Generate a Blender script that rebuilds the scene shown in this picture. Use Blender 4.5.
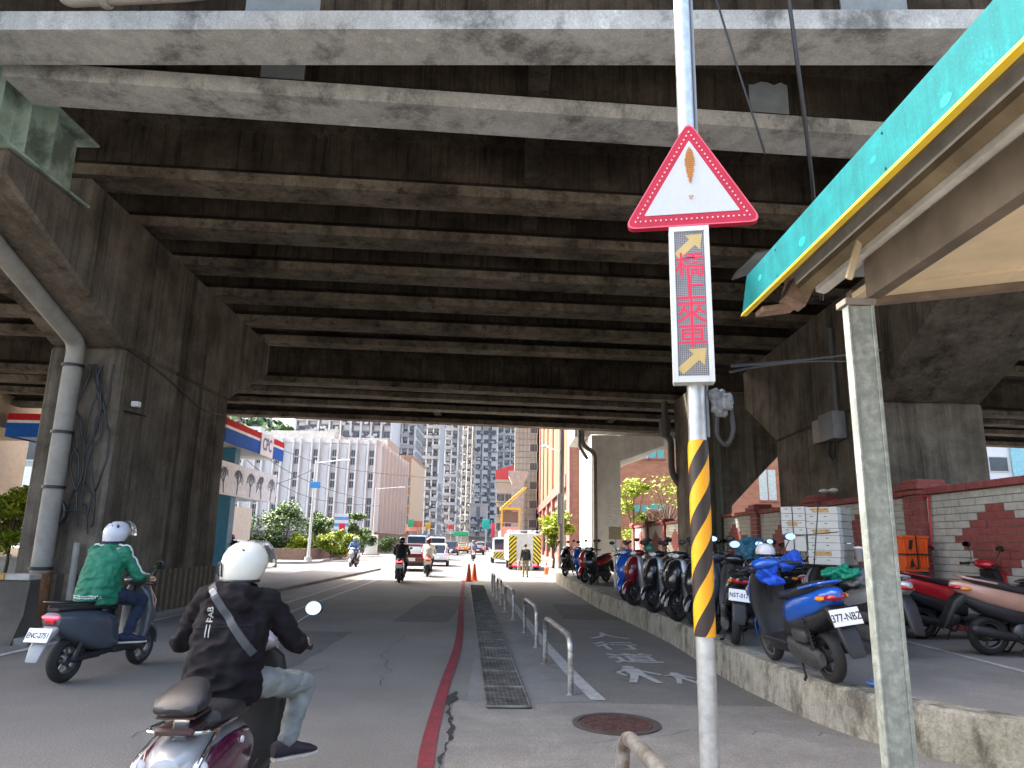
import bpy, bmesh, math, random
from mathutils import Vector, Matrix, noise
import numpy as np
random.seed(7)
R = math.radians
for o in list(bpy.data.objects): bpy.data.objects.remove(o)
scn = bpy.context.scene
col = scn.collection
# ---------------------------------------------------------------- camera
FPX = 710.0; TH = math.atan(158.4/FPX); RO = 0.02; EYE = Vector((0, 0, 1.6))
_U0 = Vector((0, -math.sin(TH), math.cos(TH))); _X = Vector((1, 0, 0))
CR = math.cos(RO)*_X + math.sin(RO)*_U0
CU = -math.sin(RO)*_X + math.cos(RO)*_U0
CF = Vector((0, math.cos(TH), math.sin(TH)))
cam = bpy.data.cameras.new('camera'); cam.sensor_width = 36; cam.lens = FPX/1024*36
cam.clip_start = 0.05; cam.clip_end = 3000
camo = bpy.data.objects.new('camera', cam); col.objects.link(camo)
m = Matrix.Identity(4)
for i in range(3): m[i][0] = CR[i]; m[i][1] = CU[i]; m[i][2] = -CF[i]; m[i][3] = EYE[i]
camo.matrix_world = m
scn.camera = camo
# ---------------------------------------------------------------- light
SUN = Vector((-0.60, 0.30, 0.76)).normalized()
w = bpy.data.worlds.new("World"); scn.world = w; w.use_nodes = True
nt = w.node_tree; nt.nodes.clear()
sky = nt.nodes.new('ShaderNodeTexSky'); sky.sky_type = 'NISHITA'; sky.sun_disc = False
sky.sun_elevation = math.asin(SUN.z); sky.sun_rotation = math.atan2(SUN.x, SUN.y)
sky.air_density = 1.0; sky.dust_density = 7.0; sky.ozone_density = 0.6
bg = nt.nodes.new('ShaderNodeBackground'); bg.inputs[1].default_value = 0.15
ow = nt.nodes.new('ShaderNodeOutputWorld')
nt.links.new(sky.outputs[0], bg.inputs[0]); nt.links.new(bg.outputs[0], ow.inputs[0])
sl = bpy.data.lights.new('sun', 'SUN'); sl.energy = 2.2; sl.angle = R(1.5); sl.color = (1, .965, .915)
so = bpy.data.objects.new('sun', sl); col.objects.link(so)
so.rotation_euler = SUN.to_track_quat('Z', 'Y').to_euler()
scn.view_settings.view_transform = 'Standard'; scn.view_settings.look = 'None'
scn.view_settings.exposure = 2.55; scn.view_settings.gamma = 1; scn.view_settings.use_curve_mapping = False
scn.cycles.use_denoising = True
scn.cycles.max_bounces = 8; scn.cycles.diffuse_bounces = 6; scn.cycles.glossy_bounces = 3
scn.cycles.transmission_bounces = 4; scn.cycles.transparent_max_bounces = 8
scn.cycles.caustics_reflective = False; scn.cycles.caustics_refractive = False
scn.cycles.sample_clamp_indirect = 6
# ---------------------------------------------------------------- materials
MC = {}
def mat(name, c, rough=.6, metal=0., var=.15, scale=6., bump=0., bscale=40., dark=None, streak=0., spec=.5, emit=None, estr=1., coat=0., dirt=0., grain=0., sax=(1, 1, .06)):
    """principled material; var = tonal variation from noise, dark = second colour in patches, streak = vertical stains"""
    if name in MC: return MC[name]
    mt = bpy.data.materials.new(name); mt.use_nodes = True; MC[name] = mt
    n = mt.node_tree.nodes; l = mt.node_tree.links
    b = n['Principled BSDF']; b.inputs['Roughness'].default_value = rough; b.inputs['Metallic'].default_value = metal
    b.inputs['Specular IOR Level'].default_value = spec
    b.inputs['Coat Weight'].default_value = coat; b.inputs['Coat Roughness'].default_value = .08
    tc = n.new('ShaderNodeTexCoord'); P = tc.outputs['Object']
    def nz(sc, det=4, vec=None, ro=.6):
        t = n.new('ShaderNodeTexNoise'); t.inputs['Scale'].default_value = sc; t.inputs['Detail'].default_value = det
        t.inputs['Roughness'].default_value = ro
        l.new(vec or P, t.inputs['Vector']); return t.outputs['Fac']
    def ramp(f, a, bb, ca=(0, 0, 0, 1), cb=(1, 1, 1, 1)):
        r = n.new('ShaderNodeValToRGB'); e = r.color_ramp.elements
        e[0].position = a; e[1].position = bb; e[0].color = ca; e[1].color = cb
        l.new(f, r.inputs[0]); return r.outputs[0]
    def mix(f, a, bb, mode='MIX'):
        x = n.new('ShaderNodeMix'); x.data_type = 'RGBA'; x.blend_type = mode
        for k, v in ((0, f), (6, a), (7, bb)):
            if isinstance(v, (int, float)): x.inputs[k].default_value = v
            elif isinstance(v, (tuple, list)): x.inputs[k].default_value = (*v[:3], 1)
            else: l.new(v, x.inputs[k])
        return x.outputs[2]
    base = tuple(c)
    out = base
    if var:
        lo = tuple(max(0, k*(1-var)) for k in c); hi = tuple(min(1, k*(1+var)) for k in c)
        out = mix(ramp(nz(scale, 6), .32, .68), lo, hi)
    if dark is not None:
        out = mix(ramp(nz(scale*.35, 5, ro=.7), .48, .62), out, dark)
    if streak:
        mp = n.new('ShaderNodeMapping'); mp.inputs['Scale'].default_value = sax; l.new(P, mp.inputs[0])
        s1 = ramp(nz(3.5, 6, mp.outputs[0], .7), .5, .72)
        sm = n.new('ShaderNodeMath'); sm.operation = 'MULTIPLY'; sm.inputs[1].default_value = streak
        l.new(s1, sm.inputs[0])
        out = mix(sm.outputs[0], out, tuple(k*.35 for k in c))
        s2 = ramp(nz(7, 6, mp.outputs[0], .7), .6, .75)
        sm2 = n.new('ShaderNodeMath'); sm2.operation = 'MULTIPLY'; sm2.inputs[1].default_value = streak*.6
        l.new(s2, sm2.inputs[0])
        out = mix(sm2.outputs[0], out, tuple(min(1, k*1.7) for k in c))
    if grain:
        out = mix(ramp(nz(75, 5, ro=.85), .40, .60), tuple(k*(1-grain) for k in c), out) if not isinstance(out, tuple) else out
        out = mix(ramp(nz(90, 2, ro=.8), .60, .70), out, tuple(min(1, k*(1+grain*1.5)) for k in c))
    if dirt:
        d = ramp(nz(2.2, 8, ro=.75), .5, .75)
        sm = n.new('ShaderNodeMath'); sm.operation = 'MULTIPLY'; sm.inputs[1].default_value = dirt; l.new(d, sm.inputs[0])
        out = mix(sm.outputs[0], out, (.09, .075, .055))
    if isinstance(out, tuple): b.inputs['Base Color'].default_value = (*out[:3], 1)
    else: l.new(out, b.inputs['Base Color'])
    if bump:
        bp = n.new('ShaderNodeBump'); bp.inputs['Strength'].default_value = bump; bp.inputs['Distance'].default_value = .02
        l.new(nz(bscale, 5), bp.inputs['Height']); l.new(bp.outputs[0], b.inputs['Normal'])
    if emit:
        b.inputs['Emission Color'].default_value = (*emit, 1); b.inputs['Emission Strength'].default_value = estr
    return mt
# ---------------------------------------------------------------- mesh builder
_cb = {}
def bevbox(sx, sy, sz, b):
    k = (round(sx, 4), round(sy, 4), round(sz, 4), round(b, 4))
    if k not in _cb:
        bm = bmesh.new(); bmesh.ops.create_cube(bm, size=1)
        for v in bm.verts: v.co = Vector((v.co.x*sx, v.co.y*sy, v.co.z*sz))
        b = min(b, min(sx, sy, sz)*.45)
        if b > 1e-5: bmesh.ops.bevel(bm, geom=bm.edges[:], offset=b, segments=1 if b < .02 else 2, affect='EDGES', profile=.5)
        bm.verts.index_update()
        _cb[k] = ([v.co.copy() for v in bm.verts], [[v.index for v in f.verts] for f in bm.faces]); bm.free()
    return _cb[k]
class MB:
    def __init__(s): s.v = []; s.f = []; s.mi = []; s.m = 0; s.M = Matrix.Identity(4)
    def add(s, vs, fs):
        o = len(s.v); s.v += [s.M @ Vector(v) for v in vs]
        for f in fs: s.f.append([o+i for i in f]); s.mi.append(s.m)
        return s
    def box(s, c, d, b=0., rot=None):
        vs, fs = bevbox(*d, b); c = Vector(c)
        if rot is not None:
            q = rot if isinstance(rot, Matrix) else Matrix.Rotation(rot, 3, 'Z')
            return s.add([q @ v + c for v in vs], fs)
        return s.add([v + c for v in vs], fs)
    def bx(s, x0, x1, y0, y1, z0, z1, b=0.):
        return s.box(((x0+x1)/2, (y0+y1)/2, (z0+z1)/2), (abs(x1-x0), abs(y1-y0), abs(z1-z0)), b)
    def prism(s, poly, axis, a, b):
        """poly: 2D points in the two other axes (x,y,z order), extruded from a to b; a and b may be functions of the 2D point"""
        n = len(poly); vs = []
        for e in (a, b):
            for p in poly:
                t = e(p) if callable(e) else e
                q = list(p); q.insert('xyz'.index(axis), t); vs.append(q)
        fs = [list(range(n))[::-1], list(range(n, 2*n))] + [[i, (i+1) % n, n+(i+1) % n, n+i] for i in range(n)]
        return s.add(vs, fs)
    def rings(s, rs, caps=True, closed=False):
        n = len(rs[0]); vs = [p for r in rs for p in r]; fs = []
        k = len(rs)
        for i in range(k if closed else k-1):
            a = i*n; b = ((i+1) % k)*n
            for j in range(n): fs.append([a+j, a+(j+1) % n, b+(j+1) % n, b+j])
        if caps and not closed: fs += [list(range(n))[::-1], list(range((k-1)*n, k*n))]
        return s.add(vs, fs)
    def tube(s, pts, r, seg=10, caps=True, closed=False, sq=1.):
        pts = [Vector(p) for p in pts]; n = len(pts); rs = []
        up = None
        for i, p in enumerate(pts):
            a = pts[i-1] if (i or closed) else pts[0]; b = pts[(i+1) % n] if (i < n-1 or closed) else pts[-1]
            t = (b-a).normalized()
            if up is None:
                up = Vector((0, 0, 1)) if abs(t.z) < .9 else Vector((1, 0, 0))
            sd = t.cross(up)
            if sd.length < 1e-4: sd = t.cross(Vector((0, 1, 0)))
            sd.normalize(); up = sd.cross(t).normalized()
            rr = r[i] if isinstance(r, (list, tuple)) else r
            rs.append([p + sd*math.cos(2*math.pi*j/seg)*rr + up*math.sin(2*math.pi*j/seg)*rr*sq for j in range(seg)])
        return s.rings(rs, caps, closed)
    def lathe(s, prof, c=(0, 0, 0), axis='z', seg=20, closed=False):
        """prof: (radius, height) pairs along axis"""
        rs = []
        for r, h in prof:
            ring = []
            for j in range(seg):
                a = 2*math.pi*j/seg; u, v = r*math.cos(a), r*math.sin(a)
                p = {'z': (u, v, h), 'x': (h, u, v), 'y': (v, h, u)}[axis]
                ring.append(Vector(p)+Vector(c))
            rs.append(ring)
        return s.rings(rs, not closed, closed)
    def loft(s, secs, axis='y', seg=20, e=2.6):
        """secs: (t, cx, half_w, bottom, top[, e]) superellipse sections along an axis. for axis y: x wide, z high. axis z: x wide, y deep."""
        rs = []
        for q in secs:
            t, cx, hw, lo, hi = q[:5]; ee = q[5] if len(q) > 5 else e
            ring = []
            for j in range(seg):
                a = 2*math.pi*j/seg; ca, sa = math.cos(a), math.sin(a)
                x = cx + hw*math.copysign(abs(ca)**(2/ee), ca)
                z = (lo+hi)/2 + (hi-lo)/2*math.copysign(abs(sa)**(2/ee), sa)
                ring.append({'y': (x, t, z), 'z': (x, z, t), 'x': (t, x, z)}[axis])
            rs.append(ring)
        return s.rings(rs)
    def ell(s, c, r, seg=14, ringn=8, rot=None):
        rs = []; c = Vector(c)
        for i in range(ringn+1):
            a = -math.pi/2 + math.pi*(i+.0)/ringn
            ca = max(math.cos(a), .02)
            ring = []
            for j in range(seg):
                b = 2*math.pi*j/seg
                p = Vector((r[0]*ca*math.cos(b), r[1]*ca*math.sin(b), r[2]*math.sin(a)))
                if rot is not None: p = rot @ p
                ring.append(p+c)
            rs.append(ring)
        return s.rings(rs)
    def cap(s, p0, p1, r0, r1, seg=12, flat=1.):
        """tapered capsule"""
        p0, p1 = Vector(p0), Vector(p1); d = (p1-p0).normalized()
        pts = [p0-d*r0*k for k in (.98, .8, .45)] + [p0, p0.lerp(p1, .5), p1] + [p1+d*r1*k for k in (.45, .8, .98)]
        rr = [r0*k for k in (.15, .6, .89)] + [r0, (r0+r1)/2, r1] + [r1*k for k in (.89, .6, .15)]
        return s.tube(pts, rr, seg, sq=flat)
    def quad(s, pts): return s.add(pts, [list(range(len(pts)))])
    def mesh(s, name, mats, sharp=35):
        me = bpy.data.meshes.new(name); me.from_pydata([tuple(v) for v in s.v], [], s.f); me.update()
        for mm in (mats if isinstance(mats, (list, tuple)) else [mats]): me.materials.append(mm)
        me.polygons.foreach_set('material_index', s.mi)
        bm = bmesh.new(); bm.from_mesh(me); bmesh.ops.recalc_face_normals(bm, faces=bm.faces[:]); bm.to_mesh(me); bm.free()
        me.polygons.foreach_set('use_smooth', [True]*len(me.polygons))
        me.set_sharp_from_angle(angle=R(sharp)); me.update()
        return me
    def build(s, name, mats, parent=None, loc=None, rot=None, sharp=35):
        o = bpy.data.objects.new(name, s.mesh(name, mats, sharp)); col.objects.link(o)
        if parent is not None: o.parent = parent
        if loc is not None: o.location = loc
        if rot is not None: o.rotation_euler = rot
        return o
def tag(o, label=None, cat=None, group=None, kind=None):
    if label: o['label'] = label
    if cat: o['category'] = cat
    if group: o['group'] = group
    if kind: o['kind'] = kind
    return o
def thing(name, label, cat, loc=(0, 0, 0), rz=0, group=None, rot=None):
    o = bpy.data.objects.new(name, None); col.objects.link(o); o.location = loc
    o.rotation_euler = rot if rot else (0, 0, rz); o.empty_display_size = .1
    return tag(o, label, cat, group)
KIDS = {}
def copy_tree(o, parent=None, top=True):
    kids = list(o.children)
    c = o.copy(); col.objects.link(c); c.parent = parent
    if parent is not None: c.matrix_parent_inverse = o.matrix_parent_inverse.copy()
    for ch in kids: copy_tree(ch, c, False)
    return c
def setmat(o, name, mt):
    """give every part called name (suffix ignored) its own material on the object"""
    for ch in o.children_recursive:
        if ch.name.split('.')[0] == name:
            ch.material_slots[0].link = 'OBJECT'; ch.material_slots[0].material = mt
def textmesh(txt, size, ext=.0015, align='CENTER', bold=0.):
    cu = bpy.data.curves.new('t', 'FONT'); cu.body = txt; cu.size = size; cu.extrude = ext
    cu.align_x = align; cu.align_y = 'CENTER'; cu.offset = bold; cu.resolution_u = 3
    to = bpy.data.objects.new('t', cu); col.objects.link(to)
    bpy.context.view_layer.update()
    me = bpy.data.meshes.new_from_object(to.evaluated_get(bpy.context.evaluated_depsgraph_get()))
    bpy.data.objects.remove(to); return me
def add_mesh(mb, me, M):
    old = mb.M; mb.M = old @ M
    mb.add([v.co.copy() for v in me.vertices], [list(p.vertices) for p in me.polygons]); mb.M = old
    return mb
def remeshed(mb, voxel, smooth=3, name='body'):
    """one continuous skin around all the overlapping pieces of a builder"""
    me = bpy.data.meshes.new(name); me.from_pydata([tuple(v) for v in mb.v], [], mb.f); me.update()
    bm = bmesh.new(); bm.from_mesh(me); bmesh.ops.recalc_face_normals(bm, faces=bm.faces[:]); bm.to_mesh(me); bm.free()
    o = bpy.data.objects.new('t', me); col.objects.link(o)
    rm = o.modifiers.new('r', 'REMESH'); rm.mode = 'VOXEL'; rm.voxel_size = voxel
    if smooth:
        sm = o.modifiers.new('s', 'SMOOTH'); sm.iterations = smooth; sm.factor = .5
    bpy.context.view_layer.update()
    r = bpy.data.meshes.new_from_object(o.evaluated_get(bpy.context.evaluated_depsgraph_get()))
    bpy.data.objects.remove(o)
    r.polygons.foreach_set('use_smooth', [True]*len(r.polygons)); r.name = name
    return r
def linkmesh(name, me, mats, parent=None, loc=None, rot=None):
    me.materials.clear()
    for mm in (mats if isinstance(mats, (list, tuple)) else [mats]): me.materials.append(mm)
    o = bpy.data.objects.new(name, me); col.objects.link(o)
    if parent is not None: o.parent = parent
    if loc is not None: o.location = loc
    if rot is not None: o.rotation_euler = rot
    return o
def euler_axes(X, Y, Z, t=(0, 0, 0)):
    M = Matrix.Identity(4)
    for i in range(3): M[i][0] = X[i]; M[i][1] = Y[i]; M[i][2] = Z[i]; M[i][3] = t[i]
    return M
TEXT_FACING_SOUTH = Matrix.Rotation(R(90), 4, 'X')   # text upright, read while looking towards +Y

def conc(name, lo, mid, hi, vs=.05, f=5., bump=.5):
    """weathered concrete: blotches, dense vertical run-off stains, fine grit. lo / mid / hi are base colours"""
    mt = bpy.data.materials.new(name); mt.use_nodes = True; MC[name] = mt
    n = mt.node_tree.nodes; l = mt.node_tree.links; b = n['Principled BSDF']
    b.inputs['Roughness'].default_value = .95; b.inputs['Specular IOR Level'].default_value = .15
    tc = n.new('ShaderNodeTexCoord')
    def nz(sc, det, ro, mp=None):
        t = n.new('ShaderNodeTexNoise'); t.inputs['Scale'].default_value = sc; t.inputs['Detail'].default_value = det; t.inputs['Roughness'].default_value = ro
        if mp:
            m_ = n.new('ShaderNodeMapping'); m_.inputs['Scale'].default_value = mp; l.new(tc.outputs['Object'], m_.inputs[0]); l.new(m_.outputs[0], t.inputs['Vector'])
        else: l.new(tc.outputs['Object'], t.inputs['Vector'])
        return t.outputs['Fac']
    def rmp(f_, stops):
        r = n.new('ShaderNodeValToRGB'); e = r.color_ramp.elements
        while len(e) < len(stops): e.new(.5)
        for q, (p, c) in zip(e, stops): q.position = p; q.color = (*c, 1) if isinstance(c, tuple) else (c, c, c, 1)
        l.new(f_, r.inputs[0]); return r.outputs[0]
    def mx(f_, a, c, mode='MIX'):
        x = n.new('ShaderNodeMix'); x.data_type = 'RGBA'; x.blend_type = mode
        for k, v in ((0, f_), (6, a), (7, c)):
            if isinstance(v, float): x.inputs[k].default_value = v
            elif isinstance(v, tuple): x.inputs[k].default_value = (*v, 1)
            else: l.new(v, x.inputs[k])
        return x.outputs[2]
    c0 = rmp(nz(.9, 8, .68), [(.34, lo), (.5, mid), (.68, hi)])
    st = rmp(nz(f, 7, .72, (1, 1, vs)), [(.36, .30), (.50, 1.), (.62, 1.), (.74, 1.75)])
    c1 = mx(.85, c0, st, 'MULTIPLY')
    st2 = rmp(nz(f*3.2, 6, .7, (1, 1, vs*.6)), [(.42, .55), (.55, 1.), (.7, 1.3)])
    c2 = mx(.35, c1, st2, 'MULTIPLY')
    g = rmp(nz(38, 5, .8), [(.38, .6), (.55, 1.), (.68, 1.35)])
    c3 = mx(.55, c2, g, 'MULTIPLY')
    l.new(c3, b.inputs['Base Color'])
    bp = n.new('ShaderNodeBump'); bp.inputs['Strength'].default_value = bump; bp.inputs['Distance'].default_value = .03
    l.new(nz(9, 8, .7), bp.inputs['Height']); l.new(bp.outputs[0], b.inputs['Normal'])
    return mt
# palette
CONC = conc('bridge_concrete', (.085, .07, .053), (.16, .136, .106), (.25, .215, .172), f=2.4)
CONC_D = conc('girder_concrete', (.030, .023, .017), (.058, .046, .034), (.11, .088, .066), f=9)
CONC_L = conc('pale_painted_concrete', (.47, .475, .45), (.50, .505, .48), (.54, .545, .52), vs=.8, f=1.2, bump=.3)
CONC_S = mat('grey_concrete', (.38, .37, .34), .9, var=.2, scale=2, streak=.4, bump=.25, bscale=20)
KERB = conc('kerb_concrete', (.26, .245, .185), (.38, .36, .295), (.44, .42, .36), vs=.5, f=3.5, bump=.8)
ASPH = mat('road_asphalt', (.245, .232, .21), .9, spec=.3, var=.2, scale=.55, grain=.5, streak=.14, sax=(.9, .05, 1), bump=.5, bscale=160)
GALV = mat('galvanised_steel', (.55, .58, .59), .42, .75, var=.18, scale=14)
STEEL = mat('worn_steel', (.45, .45, .43), .4, .8, var=.3, scale=20, dark=(.25, .2, .16))
BLK = mat('black_plastic', (.018, .018, .02), .45, var=.2, scale=10)
BLKM = mat('black_matt_metal', (.03, .03, .032), .5, .3, var=.2)
RUBB = mat('tyre_rubber', (.022, .022, .022), .8, var=.2)
WHITE = mat('white_paint', (.78, .78, .76), .5, var=.05)
PLATE = mat('plate_white', (.8, .8, .78), .4, var=.03)
INK = mat('plate_ink', (.02, .02, .025), .6, var=0)
REDL = mat('red_lens', (.45, .012, .015), .15, var=0, coat=.5)
REDON = mat('lit_red_lens', (.6, .01, .01), .2, var=0, emit=(1, .03, .05), estr=2.5)
AMBER = mat('amber_lens', (.75, .25, .03), .2, var=0)
CLEAR = mat('clear_lens', (.7, .72, .72), .12, var=0, coat=.5)
CHROME = mat('chrome', (.75, .75, .76), .12, 1., var=0)
MIRR = mat('mirror_glass', (.8, .84, .86), .03, 1., var=0)
SKIN = mat('skin', (.55, .32, .22), .55, var=.06)
GLASSD = mat('dark_window_glass', (.035, .045, .055), .08, var=0, coat=.3)
RUST = mat('rust', (.22, .1, .045), .9, var=.4, scale=10, bump=.3)
PIPEM = mat('pipe_grey_plastic', (.30, .285, .25), .7, spec=.25, var=.12, scale=4, dirt=.4)
BRICK = mat('red_brick_paint', (.27, .07, .06), .8, var=.25, scale=9, bump=.3, bscale=60, dirt=.2)
BRGREY = mat('grey_brick_paint', (.48, .47, .41), .85, var=.15, scale=7, bump=.3, bscale=60, dirt=.25)
MORT = mat('mortar', (.24, .22, .2), .95, var=.2)
TEAL = mat('teal_board', (.0, .12, .135), .75, var=.35, scale=9, streak=.7, sax=(9, 9, .5), spec=.15, grain=.15)
YEL = mat('yellow_paint', (.80, .55, .03), .5, var=.1, dirt=.15)
YELR = mat('reflective_amber', (.95, .42, .01), .35, var=.06)
# ================================================================ ground
def struct(mb, name, mt, **k): return tag(mb.build(name, mt, **k), kind='structure')
def ribbon(mb, pts, w, z, dz=0):
    """flat strip along a ground polyline; w may be a list"""
    L = []; Rr = []
    for i, p in enumerate(pts):
        a = Vector(pts[max(i-1, 0)]); b = Vector(pts[min(i+1, len(pts)-1)])
        t = (b-a).normalized(); n = Vector((-t.y, t.x)); ww = (w[i] if isinstance(w, list) else w)/2
        L.append(Vector(p)+n*ww); Rr.append(Vector(p)-n*ww)
    for i in range(len(pts)-1):
        mb.quad([(L[i].x, L[i].y, z), (Rr[i].x, Rr[i].y, z), (Rr[i+1].x, Rr[i+1].y, z), (L[i+1].x, L[i+1].y, z)])
    return mb
def smooth_path(pts, n=6):
    out = []
    P = [Vector(p) for p in pts]
    for i in range(len(P)-1):
        p0, p1, p2, p3 = P[max(i-1, 0)], P[i], P[i+1], P[min(i+2, len(P)-1)]
        for k in range(n):
            t = k/n
            out.append(.5*((2*p1)+(p2-p0)*t+(2*p0-5*p1+4*p2-p3)*t*t+(-p0+3*p1-3*p2+p3)*t**3))
    out.append(P[-1]); return out
PAVE = mat('pale_paving', (.33, .32, .30), .9, var=.18, scale=.8, bump=.3, bscale=60)
DUST = mat('city_ground', (.20, .197, .185), .95, var=.2, scale=.2)
GUTT = mat('gutter_concrete', (.24, .236, .22), .9, var=.2, scale=1.8, bump=.5, bscale=110, dark=(.17, .168, .16), grain=.35)
WALK = mat('walkway_asphalt', (.20, .19, .17), .9, var=.2, scale=1.3, bump=.5, bscale=170, dark=(.165, .157, .142), grain=.4)
PLAT = mat('parking_concrete', (.23, .226, .21), .9, var=.25, scale=1.1, bump=.35, bscale=60, dark=(.14, .138, .13), grain=.3)
struct(MB().quad([(-600, -60, -.02), (600, -60, -.02), (600, 1200, -.02), (-600, 1200, -.02)]), 'ground', DUST)
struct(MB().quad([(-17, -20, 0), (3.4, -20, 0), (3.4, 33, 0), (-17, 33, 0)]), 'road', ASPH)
FARR = mat('sunlit_old_asphalt', (.115, .115, .113), .85, var=.15, scale=.5, bump=.3, bscale=120)
struct(MB().quad([(-60, 33, 0), (8, 33, 0), (8, 300, 0), (-60, 300, 0)]), 'road', FARR)
red = smooth_path([(-.3, 4.2), (-.57, 5.6), (-.69, 8.4), (-.80, 12.5), (-1.25, 20), (-1.68, 27.8), (-1.9, 31)])
# gutter strip, walkway, apron
mb = MB(); gl = [(p.x+.28, p.y) for p in red if p.y > 7.6]; gr = [(.95-(p.y-8)*.075, p.y) for p in red if p.y > 7.6]
for i in range(len(gl)-1): mb.quad([(*gl[i], .006), (*gr[i], .006), (*gr[i+1], .006), (*gl[i+1], .006)])
struct(mb, 'gutter_strip', GUTT)
mb = MB()
for i in range(len(gl)-1):
    mb.quad([(gr[i][0]+.003, gr[i][1], .004), (2.95, gr[i][1], .004), (2.95, gr[i+1][1], .004), (gr[i+1][0]+.003, gr[i+1][1], .004)])
struct(mb, 'walkway', WALK)
ap = [(p.x+.14, p.y) for p in red if p.y <= 8.1]
APR = mat('apron_concrete', (.29, .27, .235), .92, var=.3, scale=2.2, bump=.6, bscale=120, dark=(.21, .20, .185), grain=.4)
struct(MB().quad([(x, y, .0035) for x, y in ap]+[(4.6, 8.1, .003), (4.6, 2, .005), (.2, 2, .005)][:3]), 'pavement', APR)
# crumbling edge of the apron beside the red line, dark broken asphalt
random.seed(3); P_ = []; Q_ = []
for k in range(60):
    y = 5.2+k*.052; x = -.43-.07*(y-5.2)/1.6+.03*math.sin(y*3.1)+.012*math.sin(y*17); wd = max(.002, .010+.035*noise.noise(Vector((y*1.9, 3, 0)))+random.uniform(-.008, .012)+.05*math.exp(-((y-7.9)/.2)**2))
    P_.append((x-wd, y, .0095)); Q_.append((x+wd, y, .0095))
mb = MB()
for k in range(59): mb.quad([P_[k], Q_[k], Q_[k+1], P_[k+1]])
struct(mb, 'broken_asphalt', mat('tar', (.025, .025, .025), .9))
REDP = mat('worn_red_paint', (.27, .05, .06), .9, grain=.4, spec=.2, var=.3, scale=8, dark=(.15, .06, .06), bump=.4, bscale=150)
struct(ribbon(MB(), red, .12, .010), 'red_kerb_line', REDP)
WP = mat('worn_white_paint', (.50, .49, .46), .9, var=.2, scale=22, grain=.3, spec=.2, dark=(.26, .255, .24), bump=.3, bscale=150)
struct(ribbon(MB(), [(.97, 7.95), (.84, 9.2), (.62, 12), (.3, 17), (.0, 22), (-.35, 28)], .16, .012), 'walkway_line', WP)
mb = MB()
ribbon(mb, smooth_path([(-6.7, 4), (-6.75, 12), (-6.95, 22), (-7.3, 31)]), .12, .007)
for off in (-3.75, -4.45):
    ribbon(mb, smooth_path([(off-.9, 12), (off-1.15, 19), (off-1.6, 30), (off-2.2, 42)]), .11, .007)
ribbon(mb, [(-1.9, 31.6), (-2.4, 45), (-3.2, 75)], .12, .007)
ribbon(mb, [(-5.6, 40), (-6.4, 80), (-8.5, 150)], .13, .007)
struct(mb, 'lane_markings', WP)
random.seed(44)
def rough_patch(x0, x1, y0, y1, z, mt):
    P = []
    for a, b in (((x0, y0), (x1, y0)), ((x1, y0), (x1, y1)), ((x1, y1), (x0, y1)), ((x0, y1), (x0, y0))):
        for k in range(8): P.append((a[0]+(b[0]-a[0])*k/8+random.uniform(-.03, .03), a[1]+(b[1]-a[1])*k/8+random.uniform(-.05, .05), z))
    struct(MB().quad(P), 'road_patch', mt)
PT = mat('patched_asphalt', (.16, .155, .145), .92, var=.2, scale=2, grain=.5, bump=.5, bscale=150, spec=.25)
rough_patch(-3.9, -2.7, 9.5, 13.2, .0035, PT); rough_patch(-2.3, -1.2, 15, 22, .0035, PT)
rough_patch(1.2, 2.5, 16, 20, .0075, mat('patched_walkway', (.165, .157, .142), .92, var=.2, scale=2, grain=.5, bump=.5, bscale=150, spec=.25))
mb = MB()
for sx, sy, n_, ang in ((-3.0, 6.2, 26, 1.3), (-1.4, 8.5, 30, 1.75), (-4.2, 13.5, 24, 1.2), (1.9, 8.6, 14, 2.6), (.6, 6.3, 20, .25)):
    x, y, a = sx, sy, ang
    for k in range(n_):
        a2 = ang+random.uniform(-.7, .7); x2, y2 = x+.13*math.cos(a2), y+.16*math.sin(a2); w_ = .0035+.003*random.random()
        mb.quad([(x-w_, y, .0088), (x+w_, y, .0088), (x2+w_, y2, .0088), (x2-w_, y2, .0088)]); x, y = x2, y2
struct(mb, 'pavement_cracks', mat('crack_dark', (.05, .048, .045), .95))
# walkway lettering
def ground_text(txt, size, x, y, sx=1., sy=1.):
    mb = MB(); me = textmesh(txt, size, .001, bold=.008)
    return add_mesh(mb, me, Matrix.Translation((x, y, .0125)) @ Matrix.Rotation(R(4), 4, 'Z') @ Matrix.Diagonal((sx, sy, 1, 1)))
for ch, x, y in (('人', 1.76, 13.25), ('行', 1.78, 12.0), ('道', 1.83, 10.75)):
    struct(ground_text(ch, .74, x, y, 1.0, 1.25), 'walkway_lettering', WP)
mb = MB()   # adult and child walking hand in hand, seen along the path
def blob(pts, z=.0125): mb.quad([(x, y, z) for x, y in pts])
def disc(x, y, r, s=1.3): blob([(x+r*math.cos(a), y+s*r*math.sin(a)) for a in [i*math.pi/6 for i in range(12)]])
def bar(a, b, w0, w1):
    a, b = Vector(a), Vector(b); t = (b-a).normalized(); n = Vector((-t.y, t.x))
    blob([a+n*w0/2, b+n*w1/2, b-n*w1/2, a-n*w0/2], .0125+random.random()*.002)
disc(1.62, 10.02, .085)
bar((1.62, 9.92), (1.66, 9.45), .24, .2); bar((1.58, 9.85), (1.42, 9.62), .07, .06); bar((1.42, 9.62), (1.5, 9.4), .06, .06)
bar((1.7, 9.82), (1.95, 9.5), .07, .06); bar((1.62, 9.5), (1.5, 8.95), .11, .09); bar((1.7, 9.5), (1.82, 8.95), .11, .09)
disc(2.14, 9.62, .06); bar((2.13, 9.55), (2.15, 9.25), .15, .13); bar((2.08, 9.5), (1.97, 9.42), .05, .05)
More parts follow.
